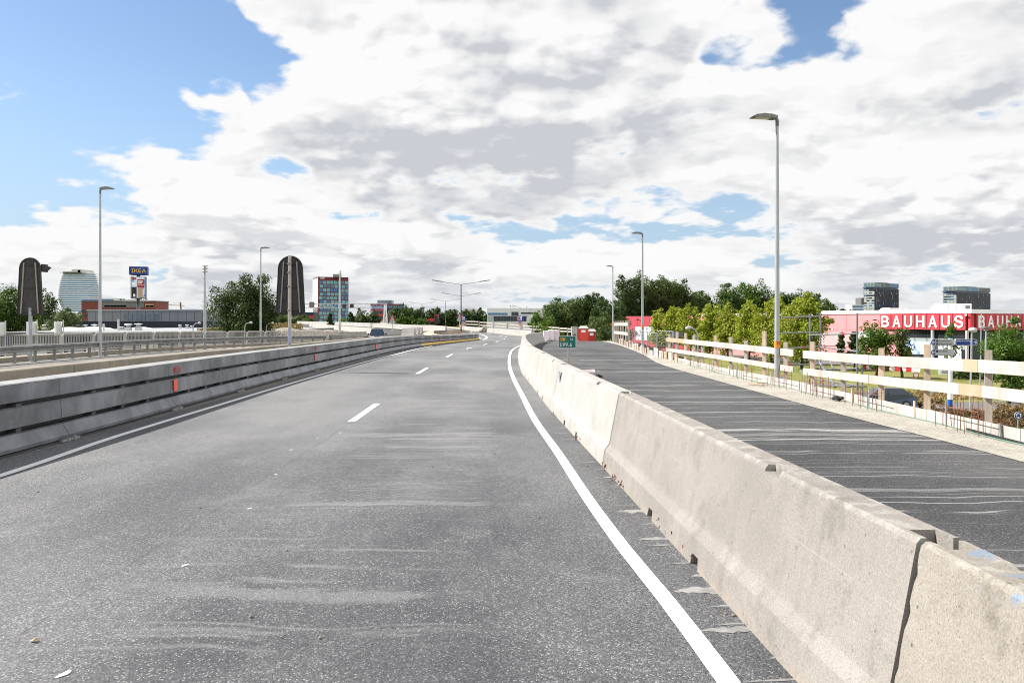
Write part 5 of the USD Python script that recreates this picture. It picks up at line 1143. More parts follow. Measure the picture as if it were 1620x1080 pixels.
t.part('lattice', lat, 'white_dirty', world=True, kind='stuff')
for sx in (-2.9, 2.9): t.part('leg', MB().bar(at(609.5 + sx, 511, D), at(609.5 + sx * .25, 482, D), .34, .3), 'white_paint', world=True)
t.part('leg_plate', MB().bar(at(609.5, 508, D), at(609.5, 502, D), .55, .1), 'white_paint', world=True)
for px in (545, 557): a, b = at(px - 2.9, 481, D), at(px + 2.9, 487, D); t.part('signal_box', MB().box(a[0], D - .5, b[2], b[0], D - .15, a[2]), 'board_black', world=True)
a, b = at(490, 477.5, D), at(498, 486, D); t.part('sign_panel', MB().box(a[0], D - .5, b[2], b[0], D - .3, a[2]), 'grey_wall', world=True)
# little red tractor behind the barrier wall
D = 185; p = at(687, 512.5, D); t = Thing('tractor', 'small red tractor behind the white barrier wall', 'tractor', p)
t.part('bonnet', MB().prism([(-1.6, .5), (-.1, .5), (-.1, 1.25), (-1.3, 1.15), (-1.6, .95)], (0, -.45, 0), (1, 0, 0), (0, 0, 1), (0, .9, 0)), 'red_paint'); cb = t.part('cab', MB().prism([(-.1, .5), (1.0, .5), (.9, 2.0), (0.1, 2.0)], (0, -.6, 0), (1, 0, 0), (0, 0, 1), (0, 1.2, 0)), 'red_dull')
t.part('cab_glass', MB().prism([(.05, 1.0), (.82, 1.0), (.76, 1.85), (.17, 1.85)], (0, -.62, 0), (1, 0, 0), (0, 0, 1), (0, -.01, 0)), 'glass_dark', parent=cb); t.part('cab_roof', MB().box(0, -.68, 2.0, 1.0, .68, 2.12), 'red_paint', parent=cb)
for x, r in ((-1.1, .42), (.55, .68)):
    for yy in (-.75, .5): t.part('wheel', MB().tube((x, yy, r), (x, yy + .25, r), r, r, 16), 'rubber')

# ---------------------------------------------------------------- cars
def car(name, lab, loc, rot, paint, L=4.5, Wd=1.80, Hh=1.50, plate=True):
    t = Thing(name, lab, 'car', loc, rot); w = Wd / 2       # front towards +x
    low = [(-L / 2, .38), (-L / 2 + .05, .25), (L / 2 - .15, .22), (L / 2, .36), (L / 2 + .01, .60), (L / 2 - .12, .76), (L / 2 - .95, .95), (-L / 2 + .4, 1.02), (-L / 2 + .03, .92)]
    def loft(poly, ws):
        P = np.array(poly); n = len(P); V = []
        for sx, k in ((-1, 0), (1, 1)): V += [(x, sx * ww, z) for (x, z), ww in zip(P, ws)]
        from shapely.geometry import Polygon
        m_ = MB(); f = [[j, (j + 1) % n, n + (j + 1) % n, n + j] for j in range(n)]
        ccw = Polygon(P).exterior.is_ccw; vv, ff = trimesh.creation.triangulate_polygon(Polygon(P), engine='earcut')
        m_.add(V, f if ccw else [q[::-1] for q in f])
        idx = [int(np.argmin(np.linalg.norm(P - q, axis=1))) for q in vv]
        m_.add(V, [[idx[a], idx[b], idx[c]] for a, b, c in ff]); m_.add(V, [[idx[a] + n, idx[c] + n, idx[b] + n] for a, b, c in ff]); return m_
    t.part('body', loft(low, [w - .02, w, w - .06, w - .22, w - .18, w - .12, w - .04, w - .02, w - .06]), paint, smooth=30)
    cabp = [(L / 2 - 1.15, .93), (L / 2 - 1.9, Hh - .06), (L / 2 - 2.4, Hh), (-L / 2 + .9, Hh - .02), (-L / 2 + .25, .98)]
    cw = [w - .10, w - .26, w - .28, w - .27, w - .12]
    t.part('roof', loft(cabp, cw), paint, smooth=30)
    def quad(a, b, c, d, off): P = np.array([a, b, c, d], float); n = np.cross(P[1] - P[0], P[3] - P[0]); n /= np.linalg.norm(n); P += n * off; return MB().add(P, [[0, 1, 2, 3]]).add(P - n * .004, [[3, 2, 1, 0]])
    A, Bq = cabp[0], cabp[1]; i = .10
    ws = lambda k: [(A[0] + (Bq[0] - A[0]) * k), (A[1] + (Bq[1] - A[1]) * k), cw[0] + (cw[1] - cw[0]) * k]
    a, b = ws(.06), ws(.92)
    t.part('windscreen', quad((a[0], -a[2] + .06, a[1]), (a[0], a[2] - .06, a[1]), (b[0], b[2] - .05, b[1]), (b[0], -b[2] + .05, b[1]), .012), 'car_glass')
    for sx in (-1, 1):
        P = [(L / 2 - 1.5, sx * (w - .105), 1.0), (-.15, sx * (w - .105), 1.01), (-.2, sx * (w - .26), Hh - .10), (L / 2 - 2.0, sx * (w - .255), Hh - .12)]
        P2 = [(-.27, sx * (w - .105), 1.01), (-L / 2 + .6, sx * (w - .115), 1.04), (-L / 2 + 1.0, sx * (w - .26), Hh - .11), (-.3, sx * (w - .26), Hh - .10)]
        for q in (P, P2): t.part('side_window', quad(*(q if sx > 0 else q[::-1]), .014), 'car_glass')
        t.part('headlight', MB().obox((L / 2 - .13, sx * (w - .36), .70), (.14, sx * -.08, 0), (.06, .20, 0), (-.05, 0, .10)), 'lamp_clear')
        t.part('mirror', MB().ball((L / 2 - 1.45, sx * (w + .06), 1.03), (.10, .12, .08), 1), paint)
        for x in (L / 2 - .85, -L / 2 + .8):
            wh = t.part('wheel', MB().tube((x, sx * (w - .20), .32), (x, sx * (w + .01), .32), .32, .32, 20), 'rubber'); t.part('rim', MB().tube((x, sx * (w + .0), .32), (x, sx * (w + .02), .32), .20, .20, 14), 'galvanised', parent=wh)
    t.part('grille', MB().box(L / 2 - .02, -.46, .42, L / 2 + .025, .46, .60), 'grille_look'); t.part('bumper', MB().box(L / 2 - .12, -w + .22, .26, L / 2 + .02, w - .22, .38), 'steel_dark')
    if plate: t.part('number_plate', MB().box(L / 2 + .02, -.26, .33, L / 2 + .035, .26, .43), 'yellow_print')
    return t
a = at(597, 530, 96); car('dark_car', 'dark blue car driving towards the camera behind the grey barrier', (a[0] * 92 / 96, 92, zo(92) + .01), math.radians(-90 + 8), 'car_paint', L=4.4, Hh=1.62)
a = flat(1374, 627, ZG); car('parked_car', 'blue-grey car on the lower road behind the formwork boards', (at(1394, 0, 61)[0], 61, ZG + .22), math.radians(176), 'car_blue')
plain('blue_lit_side', (0.16, 0.27, 0.55), 0.4, 0.05); plain('yellow_lit_print', (0.72, 0.66, 0.42), 0.5, 0.05); plain('pale_pink', (0.72, 0.45, 0.46), 0.5, 0.05); plain('wine_band', (0.16, 0.02, 0.03), 0.5, 0.1)  # sign side blue and its print are paler copies with sunlight painted in

# ---------------------------------------------------------------- the red shop on the right
C0, U1, U2, UP = np.array([63.6, 115.0, 0]), np.array([.443, -.8965, 0]), np.array([.8965, .443, 0]), np.array([0, 0, 1.0])
N1, N2 = np.cross(U1, UP), np.cross(U2, UP)
def on1(s, z, out=0.0): return C0 - U1 * s + UP * z + N1 * out
def on2(s, z, out=0.0): return C0 + U2 * s + UP * z + N2 * out
def slab(on, n, s0, s1, z0, z1, out, th): 
    a, b = on(s0, 0), on(s1, 0); c = (a + b) / 2 + UP * (z0 + z1) / 2 + n * (out - th / 2); return MB().obox(c, (b - a) / 2, n * th / 2, UP * (z1 - z0) / 2)
shop = Thing('red_shop', 'long red and pink shop building with large white letters under a white roof edge', 'building', (63.6, 115, ZG))
P_ = lambda nm, mb, mt, **k: shop.part(nm, mb, mt, world=True, **k)
# bodies behind the cladding
def block(s0, s1, depth, z1): a, b = on1(s0, 0, -.35), on1(s1, 0, -.35); q = -N1 * depth; return MB().prism([(0, 0), (1, 0), (1, 1), (0, 1)], b + UP * ZG, a - b, q, UP * (z1 - ZG))
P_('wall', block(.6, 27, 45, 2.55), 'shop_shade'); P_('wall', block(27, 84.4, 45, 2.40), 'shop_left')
P_('roof', block(.3, 27, 45.3, .0) if False else MB().prism([(0, 0), (1, 0), (1, 1), (0, 1)], on1(27, 2.56, -.1), on1(-.4, 0, -.1) - on1(27, 0, -.1), -N1 * 45, UP * .10), 'white_roof')
# facade 1, pale panels towards the far end, letters nearest the corner
edges = list(np.arange(14.7, 61, 6.6)) + [60.9]
for a, b in zip(edges[:-1], edges[1:]):
    for z0, z1 in ((.10, 2.45), (-1.6, .07)): P_('wall_panel', slab(on1, N1, a + .03, b - .03, z0, z1, 0, .2), 'shop_pink')
P_('wall_base', slab(on1, N1, 14.7, 60.9, ZG, -1.63, -.05, .2), 'shop_pink')
edges = list(np.arange(60.95, 84.5, 4.7))
for a, b in zip(edges[:-1], edges[1:]): P_('wall_panel', slab(on1, N1, a + .03, b - .03, ZG, 2.42, 0, .2), 'shop_left')
P_('roof_edge', slab(on1, N1, -.3, 27, 2.62, 3.14, .12, .8), 'white_roof'); P_('roof_edge', slab(on1, N1, 27.02, 60.95, 2.47, 2.86, .06, .8), 'white_roof'); P_('roof_edge', slab(on1, N1, 60.97, 84.4, 2.43, 2.52, .03, .5), 'shop_shade')
P_('roof_edge', slab(on2, N2, -.05, 40, 2.62, 3.14, .12, .8), 'white_roof')
word = 'BAUHAUS'
for i, ch_ in enumerate(word):
    s1 = 14.55 - i * 2.03; s0 = s1 - 1.9
    pn = P_('letter_panel', slab(on1, N1, s0, s1, .26, 2.56, .32, .3), 'shop_red')
    P_('letter', lettering(ch_, 1.62, on1(s1 - .27, .62, .325), U1, N1, .08, True, width=1.36), 'white_paint', parent=pn)
    t0 = 1.0 + i * 2.03
    pn = P_('letter_panel', slab(on2, N2, t0, t0 + 1.9, .26, 2.56, .32, .3), 'shop_red')
    P_('letter', lettering(ch_, 1.62, on2(t0 + .27, .62, .325), U2, N2, .08, True, width=1.36), 'white_paint', parent=pn)
P_('trademark', MB().tube(on1(.36, 2.36, .33), on1(.36, 2.36, .40), .17, .17, 12), 'white_dirty')
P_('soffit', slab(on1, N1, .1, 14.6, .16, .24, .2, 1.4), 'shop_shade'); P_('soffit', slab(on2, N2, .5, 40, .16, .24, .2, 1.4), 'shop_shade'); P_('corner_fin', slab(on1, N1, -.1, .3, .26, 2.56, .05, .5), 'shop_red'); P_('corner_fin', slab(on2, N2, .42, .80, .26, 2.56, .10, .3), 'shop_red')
P_('facade_end', slab(on2, N2, 15.3, 40, .26, 2.56, .30, .3), 'shop_red')
# glazed entrance under the letters on both sides of the corner
gl = np.arange(.9, 11.0, 2.0)
for a in gl:
    w_ = P_('window', slab(on1, N1, a, a + 2.0, ZG + .1, .14, -.30, .10), 'steel_dark')
    for z0, z1 in ((ZG + .4, -2.6), (-2.5, -1.0), (-.9, .08)): P_('pane', slab(on1, N1, a + .06, a + 1.94, z0, z1, -.27, .04), 'glass_pale' if z0 == -2.5 else 'glass_dark', parent=w_)
for a in np.arange(.6, 40, 2.5):
    w_ = P_('window', slab(on2, N2, a, a + 2.5, ZG + .1, .14, -.30, .10), 'steel_dark')
    for z0, z1 in ((ZG + .4, -2.6), (-2.5, -.9), (-.8, .08)): P_('pane', slab(on2, N2, a + .06, a + 2.44, z0, z1, -.27, .04), 'glass_dark', parent=w_)
P_('wall_panel', slab(on1, N1, 11.0, 14.7, ZG, .2, -.02, .25), 'shop_pink')
for s_ in (.35, 5.7): p = on1(s_, 0, .1); P_('column', MB().tube((p[0], p[1], ZG), (p[0], p[1], .2), .22, .22, 12), 'white_dirty')
for s_ in (6.0, 12.0, 18): p = on2(s_, 0, .1); P_('column', MB().tube((p[0], p[1], ZG), (p[0], p[1], .2), .22, .22, 12), 'white_dirty')
P_('poster', slab(on1, N1, 6.3, 10.2, -3.4, -1.5, -.15, .05), 'poster_blue'); P_('poster', slab(on1, N1, 1.4, 5.0, -4.6, -2.0, -.15, .05), 'poster')
for a, b, z0, z1, m_ in ((16, 19.5, -1.9, -.2, 'poster'), (20, 26.5, -2.6, -.4, 'pale_pink'), (27, 31.5, -1.5, -.2, 'poster'), (24, 31.5, .02, .30, 'pale_pink')): P_('poster', slab(on1, N1, a, b, z0, z1, .04, .03), m_)
P_('poster', slab(on1, N1, 66.2, 80.5, -2.9, .12, .06, .05), 'poster')
p = on1(78.5, 1.45, .0); P_('flood_lamp', MB().bar(p, p + N1 * .9 + UP * .25, .10, .10).obox(p + N1 * 1.0 + UP * .2, U1 * .25, N1 * .22, UP * .12), 'steel_dark')
p = on1(15.2, 1.55, .0); P_('flood_lamp', MB().bar(p, p + N1 * .7 + UP * .15, .08, .08).obox(p + N1 * .8 + UP * .1, U1 * .18, N1 * .18, UP * .09), 'steel_dark')
# roof plant
def roofbox(px0, px1, yt, D, lab, fan=False):
    a, b = at(px0, yt, D), at(px1, yt, D); t = Thing('roof_unit', lab, 'roof unit', ((a[0] + b[0]) / 2, D, 2.6)); w = (b[0] - a[0]) / 2; h = a[2] - 2.6
    t.part('casing', MB().prism([(-w, 0), (w, 0), (w, h), (-w + h * .5, h), (-w, h * .6)], (0, 0, 0), (1, 0, 0), (0, 0, 1), (0, 3.5, 0)), 'white_roof')
    for k in range(1, 4): t.part('panel_seam', MB().box(-w + 2 * w * k / 4 - .02, -.02, .05, -w + 2 * w * k / 4 + .02, 0, h * .95), 'clad_joint')
    t.part('grille', MB().box(-w * .7, -.03, h * .15, -w * .45, 0, h * .4), 'grey_wall')
    if fan: t.part('side_grille', MB().box(w * .6, -.03, h * .5, w * .9, 0, h * .8), 'grey_wall')
roofbox(1403, 1436, 487, 150, 'low white rooftop unit in front of the left dark tower'); roofbox(1489, 1537, 480, 132, 'big white rooftop unit in front of the right dark tower', True)

# ---------------------------------------------------------------- two dark towers behind the shop
def dark_tower(lab, xl, xe, xr, yt, D, pent):
    E = at(xe, HY, D); s_ = D / F; t = Thing('dark_tower', lab, 'building', (E[0], D, ZG)); zt = EYE - (yt - HY) * s_
    uL = np.array([-.70, .714, 0]); uR = np.array([.80, .60, 0])
    def reach(u, px): k = (px - CX) / F; return (k * D - E[0]) / (u[0] - k * u[1])
    LL, LR = reach(uL, xl), reach(uR, xr); O = np.array([E[0], D, 0])
    nL, nR = np.array([-.714, -.70, 0]), np.array([.60, -.80, 0])
    zr0, zr1, zr2 = zt - 6.4 * s_, zt - 9.2 * s_, zt
    def body(inset, z0, z1, extra=0): 
        o = O - nL * inset - nR * inset; return MB().prism([(0, 0), (1, 0), (1, 1), (0, 1)], o + UP * z0, uR * (LR - 2 * inset * 0 + extra), uL * (LL + extra), UP * (z1 - z0))
    t.part('wall', body(0, ZG, zr1), 'tower_dark', world=True); t.part('recess', body(2.0 * s_ * 1.3, zr1, zr0), 'glass_blue', world=True); t.part('crown', body(0, zr0, zt), 'glass_green', world=True)
    t.part('crown_slab', body(-.25, zr0 - .25, zr0), 'grey_wall', world=True)
    n = int(LR * s_ ** 0 // 2.2)
    for k in range(int(LL / 2.6)):                      # mullions on the glazed crown
        p = O + uL * (k * 2.6 + .6) + nL * .06; t.part('mullion', MB().obox(p + UP * (zr0 + zt) / 2, uL * .09, nL * .06, UP * (zt - zr0) / 2), 'pale_wall', world=True)
    for a, b in ((.28, .36), (.42, .62), (.66, .97)): t.part('crown_panel', MB().obox(O + uR * LR * (a + b) / 2 + nR * .05 + UP * (zr0 + zt) / 2, uR * LR * (b - a) / 2, nR * .05, UP * (zt - zr0) * .42), 'grey_wall' if (a > .5) == pent else 'glass_blue', world=True)
    t.part('roof_plant', MB().obox(O + uR * LR * .45 + uL * LL * .4 + UP * (zt + .5 * s_), uR * LR * .2, uL * LL * .2, UP * .5 * s_), 'steel_dark', world=True)
    r = random.Random(xl); fl = 4.05 * s_; z = zr1 - .7 * fl; bal = MB(); slots = {'glass_dark': MB(), 'glass_pale': MB(), 'glass_blue': MB(), 'white_dirty': MB()}
    while z > 3:
        t.part('balcony_slab', MB().obox(O + uL * LL * .5 + nL * .12 + UP * (z - .55 * fl), uL * LL * .46, nL * .12, UP * .26 * fl * .6), 'pale_wall', world=True)
        for k in range(4):
            m_ = r.choice(['glass_blue', 'glass_pale', 'glass_pale', 'glass_dark']); t.part('window', MB().obox(O + uL * LL * (.14 + .24 * k) + nL * .08 + UP * z, uL * LL * .10, nL * .08, UP * fl * .30), m_, world=True)
        for k in range(10):
            if r.random() < .72:
                u = LR * (.05 + .092 * k + r.choice([0, .03])); 
                if .44 < u / LR < .58: continue
                slots[r.choice(['glass_pale', 'glass_blue', 'glass_blue', 'white_dirty', 'glass_dark'])].obox(O + uR * u + nR * .08 + UP * z, uR * .42 * s_ * 1.2, nR * .08, UP * fl * .34)
        z -= fl
    for m_, mb in slots.items():
        if mb.n: t.part('slot_windows', mb, m_, world=True, kind='stuff')
dark_tower('left dark apartment tower with a glazed crown, above the first shop letters', 1366.5, 1384, 1422, 447, 640, False)
dark_tower('right dark apartment tower with a grey crown, behind the big rooftop unit', 1492.5, 1514, 1567, 453, 640, True)
def slabhouse(name, lab, px0, px1, yt, D, mat, depth=12, bands=(), roofm=None, z0=ZG, cat='building'):
    a, b = at(px0, yt, D), at(px1, yt, D); t = Thing(name, lab, cat, ((a[0] + b[0]) / 2, D, z0)); w = (b[0] - a[0]) / 2; h = a[2] - z0; s_ = D / F
    t.part('wall', MB().box(-w, 0, 0, w, depth, h), mat)
    if roofm: t.part('roof_edge', MB().box(-w - .2, -.2, h, w + .2, depth, h + .35 * max(1, D / 300)), roofm)
    for (q0, q1, y0, y1, m_) in bands:
        x0, x1 = (q0 - (px0 + px1) / 2) * s_, (q1 - (px0 + px1) / 2) * s_; zt, zb = EYE - (y0 - HY) * s_ - z0, EYE - (y1 - HY) * s_ - z0
        n = max(1, int((q1 - q0) / 5.0)) if 'glass' in m_ else 1
        for k in range(n): u0, u1 = x0 + (x1 - x0) * k / n, x0 + (x1 - x0) * (k + 1) / n; g_ = .03 * (u1 - u0) if n > 1 else 0; t.part('window' if 'glass' in m_ else 'facade_band', MB().box(u0 + g_, -.12, zb, u1 - g_, -.005, zt), m_)
    return t, w, h
slabhouse('pale_block', 'pale block with blue windows left of the left dark tower', 1348, 1367, 482, 600, 'white_wall', bands=((1349, 1366, 483.5, 486, 'glass_blue'), (1349, 1366, 488.5, 490.5, 'glass_blue')))
slabhouse('stepped_tower', 'brown stepped tower edge behind the left dark tower', 1362.5, 1368, 471, 720, 'grey_wall')

# ---------------------------------------------------------------- buildings on the left
# white building with curved floors
D = 600; s_ = D / F; c = at(104.5, HY, D); t = Thing('curved_office', 'white and blue office tower with stacked curved floors', 'building', (c[0], D, ZG))
fw = PchipInterpolator([424, 430, 438, 447, 457, 466, 474, 482, 505], [46, 53, 58, 62, 65, 66, 64, 58, 52])
y = 430.2
for k in range(18):
    if y > 502: break
    W_ = float(fw(y)) * s_ / 2; Wn = float(fw(y + 2)) * s_ / 2; z = EYE - (y - HY) * s_ - ZG; h = 3.45 * s_
    th = np.linspace(0, 2 * math.pi, 40, endpoint=False); ell = lambda w: [(w * np.sign(math.cos(q)) * abs(math.cos(q)) ** .75, .62 * w * np.sign(math.sin(q)) * abs(math.sin(q)) ** .75) for q in th]
    t.part('floor_slab', MB().prism(ell(W_), (0, 18, z - .34 * h), (1, 0, 0), (0, 1, 0), (0, 0, .34 * h)), 'white_paint')
    t.part('glass_band', MB().prism(ell(W_ - 1.0), (0, 18, z - h), (1, 0, 0), (0, 1, 0), (0, 0, .67 * h)), 'glass_sky'); y += 3.45
for px, w, yt in ((104, 38, 429.4), (97, 14, 428), (111, 14, 424.8), (117, 6, 426)): t.part('roof_plant', MB().box((px - 104.5 - w / 2) * s_, 8, EYE - (430.5 - HY) * s_ - ZG, (px - 104.5 + w / 2) * s_, 26, EYE - (yt - HY) * s_ - ZG), 'white_dirty')
slabhouse('low_office', 'low blue glazed wing at the foot of the curved white building', 129, 181, 471.5, 590, 'white_wall', bands=((130, 180, 473.5, 478, 'glass_blue'), (130, 180, 480, 483, 'glass_blue')))
slabhouse('brick_block', 'red brick block behind the grey clad hall', 129, 245, 477, 300, 'brick_red', bands=((162, 228, 477.2, 486.5, 'grey_wall'), (165, 200, 483, 485.5, 'glass_blue'), (128.5, 138, 490, 493.5, 'glass_dark'), (128.5, 138, 497, 500.5, 'glass_dark'), (230, 243, 481, 485.5, 'plank_fresh'), (231, 243, 483, 485.2, 'glass_blue')), roofm='grey_wall')
# the big hall: grey cladding above a navy band and a felt roof in front
t, w, h = slabhouse('clad_hall', 'long grey clad hall with a lighter glazed recess, left background', 139, 334, 489.5, 142, 'clad_grey', 30)
s_ = 142 / F; zt, zb = EYE - (489.5 - HY) * s_ - ZG, EYE - (508 - HY) * s_ - ZG
n = 15
for k in range(n):
    x0, x1 = -w + 2 * w * k / n, -w + 2 * w * (k + 1) / n; t.part('cladding_panel', MB().box(x0 + .04, -.10, zb, x1 - .04, -.005, zt - .25), 'clad_grey')
x0, x1 = (197 - 236.5) * s_, (252 - 236.5) * s_
for k in range(8): t.part('window', MB().box(x0 + (x1 - x0) * k / 8 + .03, -.22, zb, x0 + (x1 - x0) * (k + 1) / 8 - .03, -.11, zt - .7), 'clad_glass')
t.part('roof_edge', MB().box(-w - .1, -.25, zt - .22, w + .1, 30, zt), 'clad_joint')
slabhouse('navy_hall', 'dark navy hall wall standing behind the flat felt roof', 122, 346, 508, 126, 'navy_wall', 15)
D = 80; zr_ = .42; x0, x1 = at(-40, 0, D)[0], at(368, 0, D)[0]
t = Thing('flat_roof_store', 'flat grey roofed store with white vents below the railing on the left', 'building', ((x0 + x1) / 2, D, ZG)); w = (x1 - x0) / 2
t.part('wall', MB().box(-w, 0, 0, w, 45.5, zr_ - ZG - .02), 'navy_wall'); t.part('roof', MB().box(-w, .3, zr_ - ZG - .02, w, 45.5, zr_ - ZG + .06), 'roof_felt'); t.part('roof_edge', MB().box(-w - .1, -.1, zr_ - ZG - .30, w + .1, .3, zr_ - ZG + .10), 'grey_wall')
for k in range(14): t.part('wall_panel', MB().box(-w + 2 * w * k / 14 + .1, -.06, .2, -w + 2 * w * (k + 1) / 14 - .1, -.001, 4.4), ['white_dirty', 'navy_wall', 'clad_grey'][k % 3])
vents = ((72, 513, 1.0, 104), (121, 513.2, .9, 104), (135, 513.2, .8, 104), (149.5, 513, 1.0, 102), (192, 517, .9, 96), (203, 512, 1.1, 94), (219, 511.5, 1.1, 94), (285, 514, .6, 112), (296, 513.5, .6, 112), (303, 515, .5, 112))
for i, (px, yt, sc_, D) in enumerate(vents):
    p = at(px, yt, D); h = p[2] - zr_ - .05; t = Thing('roof_vent', f'white mushroom roof vent on the flat store roof, {["first", "second", "third", "fourth", "fifth", "sixth", "seventh", "eighth", "ninth", "tenth"][i]} from the left', 'vent', (p[0], D, zr_ + .06), 0, 'roof vents on the flat store roof')
    t.part('curb', MB().box(-.30 * sc_, -.3, 0, .30 * sc_, .3, h * .45), 'white_dirty'); t.part('stack', MB().tube((0, 0, h * .45), (0, 0, h * .85), .22 * sc_, .22 * sc_, 12), 'galvanised'); t.part('cap', MB().lathe([(.001, h), (.3 * sc_, h * .97), (.42 * sc_, h * .85), (.2 * sc_, h * .82)], (0, 0, 0), 14), 'white_paint')
for i, (px, yt, D) in enumerate(((164, 511.8, 92), (187.3, 504.8, 92))):
    p = at(px, yt, D); single('flue_pipe', MB().tube((p[0], D, zr_), (p[0], D, p[2]), .11, .11, 10), 'white_dirty', ['short white flue pipe on the store roof beside the street lamp', 'tall thin flue pipe on the store roof right of the street lamp'][i], 'pipe')
for i, (px, w_, D) in enumerate(((150, 60, 100), (222, 40, 98), (110, 50, 96))):
    p = at(px, 521, D); single('roof_membrane', MB().ball((p[0], D, zr_ + .0), (w_ * D / F / 2, 2.0, .42), 3), 'white_roof', ['white tarpaulin hump on the store roof behind the street lamp', 'white tarpaulin hump on the store roof under the two big vents', 'white tarpaulin hump on the store roof left of the lamp'][i], 'tarpaulin')
slabhouse('small_annex', 'small dark grey annex roof edge right of the navy hall', 335, 368, 519.5, 96, 'grey_wall', 8)
# banners
for i, (px0, px1, yt) in enumerate(((-14, 8, 509.5), (40, 58, 508.5), (85, 99.5, 508.5))):
    D = 58; a, b = at(px0, yt, D), at(px1, 530.5, D); t = Thing('banner', ['white banner on a pole cut by the left frame edge', 'white banner on a pole behind the visored signal board post', 'white banner on a pole right of the visored signal board'][i], 'banner', (b[0], D, ZG))
    v = []; n = 8
    for k in range(n + 1): x = a[0] + (b[0] - a[0]) * k / n; o = .10 * math.sin(k * 1.1 + i); v += [(x - b[0], o, a[2] - ZG), (x - b[0], o * 1.3, b[2] - ZG)]
    f = [[2 * k, 2 * k + 1, 2 * k + 3, 2 * k + 2] for k in range(n)]
    t.part('cloth', MB().add(v, f).add([(x, y_ + .012, z) for x, y_, z in v], [q[::-1] for q in f]), 'banner_white', smooth=True); t.part('pole', MB().tube((.03, 0, 0), (.03, 0, a[2] - ZG + .12), .05, .04, 8), 'white_dirty')
# billboard tower
D = 215; s_ = D / F; p = at(214.5, 490, D); t = Thing('billboard_tower', 'tall billboard tower with a blue sign box lettered IKEA over posters', 'advertising tower', (p[0], D, ZG))
zz = lambda y: EYE - (y - HY) * s_; xx = lambda px: (px - CX) * s_
t.part('pole', MB().tube((p[0], D + 1.6, ZG), (p[0], D + 1.6, zz(430)), .42, .42, 12), 'clad_glass', world=True)
def twoface(nm, pxl, pxe, pxr, yt, yb, mf, ms, back=3.0):
    E = np.array([xx(pxe), D - 1.0, 0]); Lp = np.array([xx(pxl), D + back, 0]); Rp = np.array([xx(pxr), D - .2, 0]); Bk = Lp + Rp - E
    m_ = t.part(nm, MB().prism([(0, 0), (1, 0), (1, 1), (0, 1)], E + UP * zz(yb), Rp - E, Lp - E, UP * (zz(yt) - zz(yb))), mf, world=True)
    u = (Rp - E) / np.linalg.norm(Rp - E); n = np.cross(u, UP); ul = (E - Lp) / np.linalg.norm(E - Lp); nl = np.cross(ul, UP)
    return m_, E, u, n, Lp, ul, nl
bxm, E, u, n, Lp, ul, nl = twoface('sign_box', 198.6, 207.2, 234, 421.8, 434.5, 'blue_sign', 'blue_bright')
hgt = zz(421.8) - zz(434.5)
t.part('lettering', lettering('IKEA', .95, E + u * .55 + UP * (zz(434.5) + .52) + n * .02, u, n, .05, False, width=3.5), 'yellow_print', parent=bxm, world=True)
wl = np.linalg.norm(E - Lp); t.part('side_face', MB().obox((E + Lp) / 2 + UP * (zz(434.5) + hgt / 2) + nl * .03, ul * wl * .49, nl * .02, UP * hgt * .48), 'blue_lit_side', parent=bxm, world=True)  # side of the box, its sunlit look put into a lighter blue
t.part('lettering', lettering('IKEA', .95, Lp + ul * .25 + UP * (zz(434.5) + .52) + nl * .06, ul, nl, .04, False, width=wl * .85), 'yellow_lit_print', parent=bxm, world=True)
pm, E, u, n, Lp, ul, nl = twoface('poster_box', 201.5, 209.5, 230, 437.5, 472, 'grey_wall', 'white_paint'); wr = np.linalg.norm(np.array([xx(230), D - .2, 0]) - E); wl = np.linalg.norm(E - Lp); zb, zt = zz(472), zz(437.5); hh = zt - zb
def onr(a, b, c, d, m_, o, nm='poster_field'): t.part(nm, MB().obox(E + u * wr * (a + b) / 2 + UP * (zb + hh * (c + d) / 2) + n * o, u * wr * (b - a) / 2, n * .02, UP * hh * (d - c) / 2), m_, parent=pm, world=True)
onr(.06, .98, .03, .98, 'poster_blue', .03); onr(.10, .36, .86, .95, 'red_dull', .07); onr(.46, .94, .48, .87, 'red_dull', .07); onr(.50, .86, .76, .81, 'white_paint', .11); onr(.50, .80, .69, .73, 'white_paint', .11); onr(.50, .90, .62, .64, 'white_paint', .11)
onr(.08, .42, .05, .52, 'ink', .07); onr(.5, .84, .05, .46, 'plank_fresh', .07); onr(.18, .32, .08, .2, 'white_paint', .11)
t.part('poster_field', MB().obox((E + Lp) / 2 + UP * (zb + hh / 2) + nl * .03, ul * wl * .46, nl * .02, UP * hh * .48), 'white_paint', parent=pm, world=True)
for k in range(3): t.part('poster_field', MB().obox((E + Lp) / 2 + ul * wl * (-.25 + .2 * k) + UP * (zb + hh * (.6 - .05 * k)) + nl * .07, ul * wl * .05, nl * .02, UP * hh * .27), ['red_dull', 'grey_wall', 'grey_wall'][k], parent=pm, world=True)
t.part('platform', MB().bar((xx(191), D - .5, zz(474.5)), (xx(235), D - .5, zz(473.8)), .12, .12).bar((xx(200), D + .6, zz(478.5)), (xx(229), D + .6, zz(478)), 1.6, .12), 'steel_dark', world=True)
for px in (193, 198, 218, 224, 233): t.part('flood_lamp', MB().box(xx(px) - .22, D - .9, zz(474.5), xx(px) + .22, D - .4, zz(472.8)), 'steel_dark', world=True)
for px in (203, 208, 220, 226): t.part('platform_rail', MB().bar((xx(px), D + .2, zz(479)), (xx(px), D + .2, zz(473.5)), .08, .08), 'white_dirty', world=True)
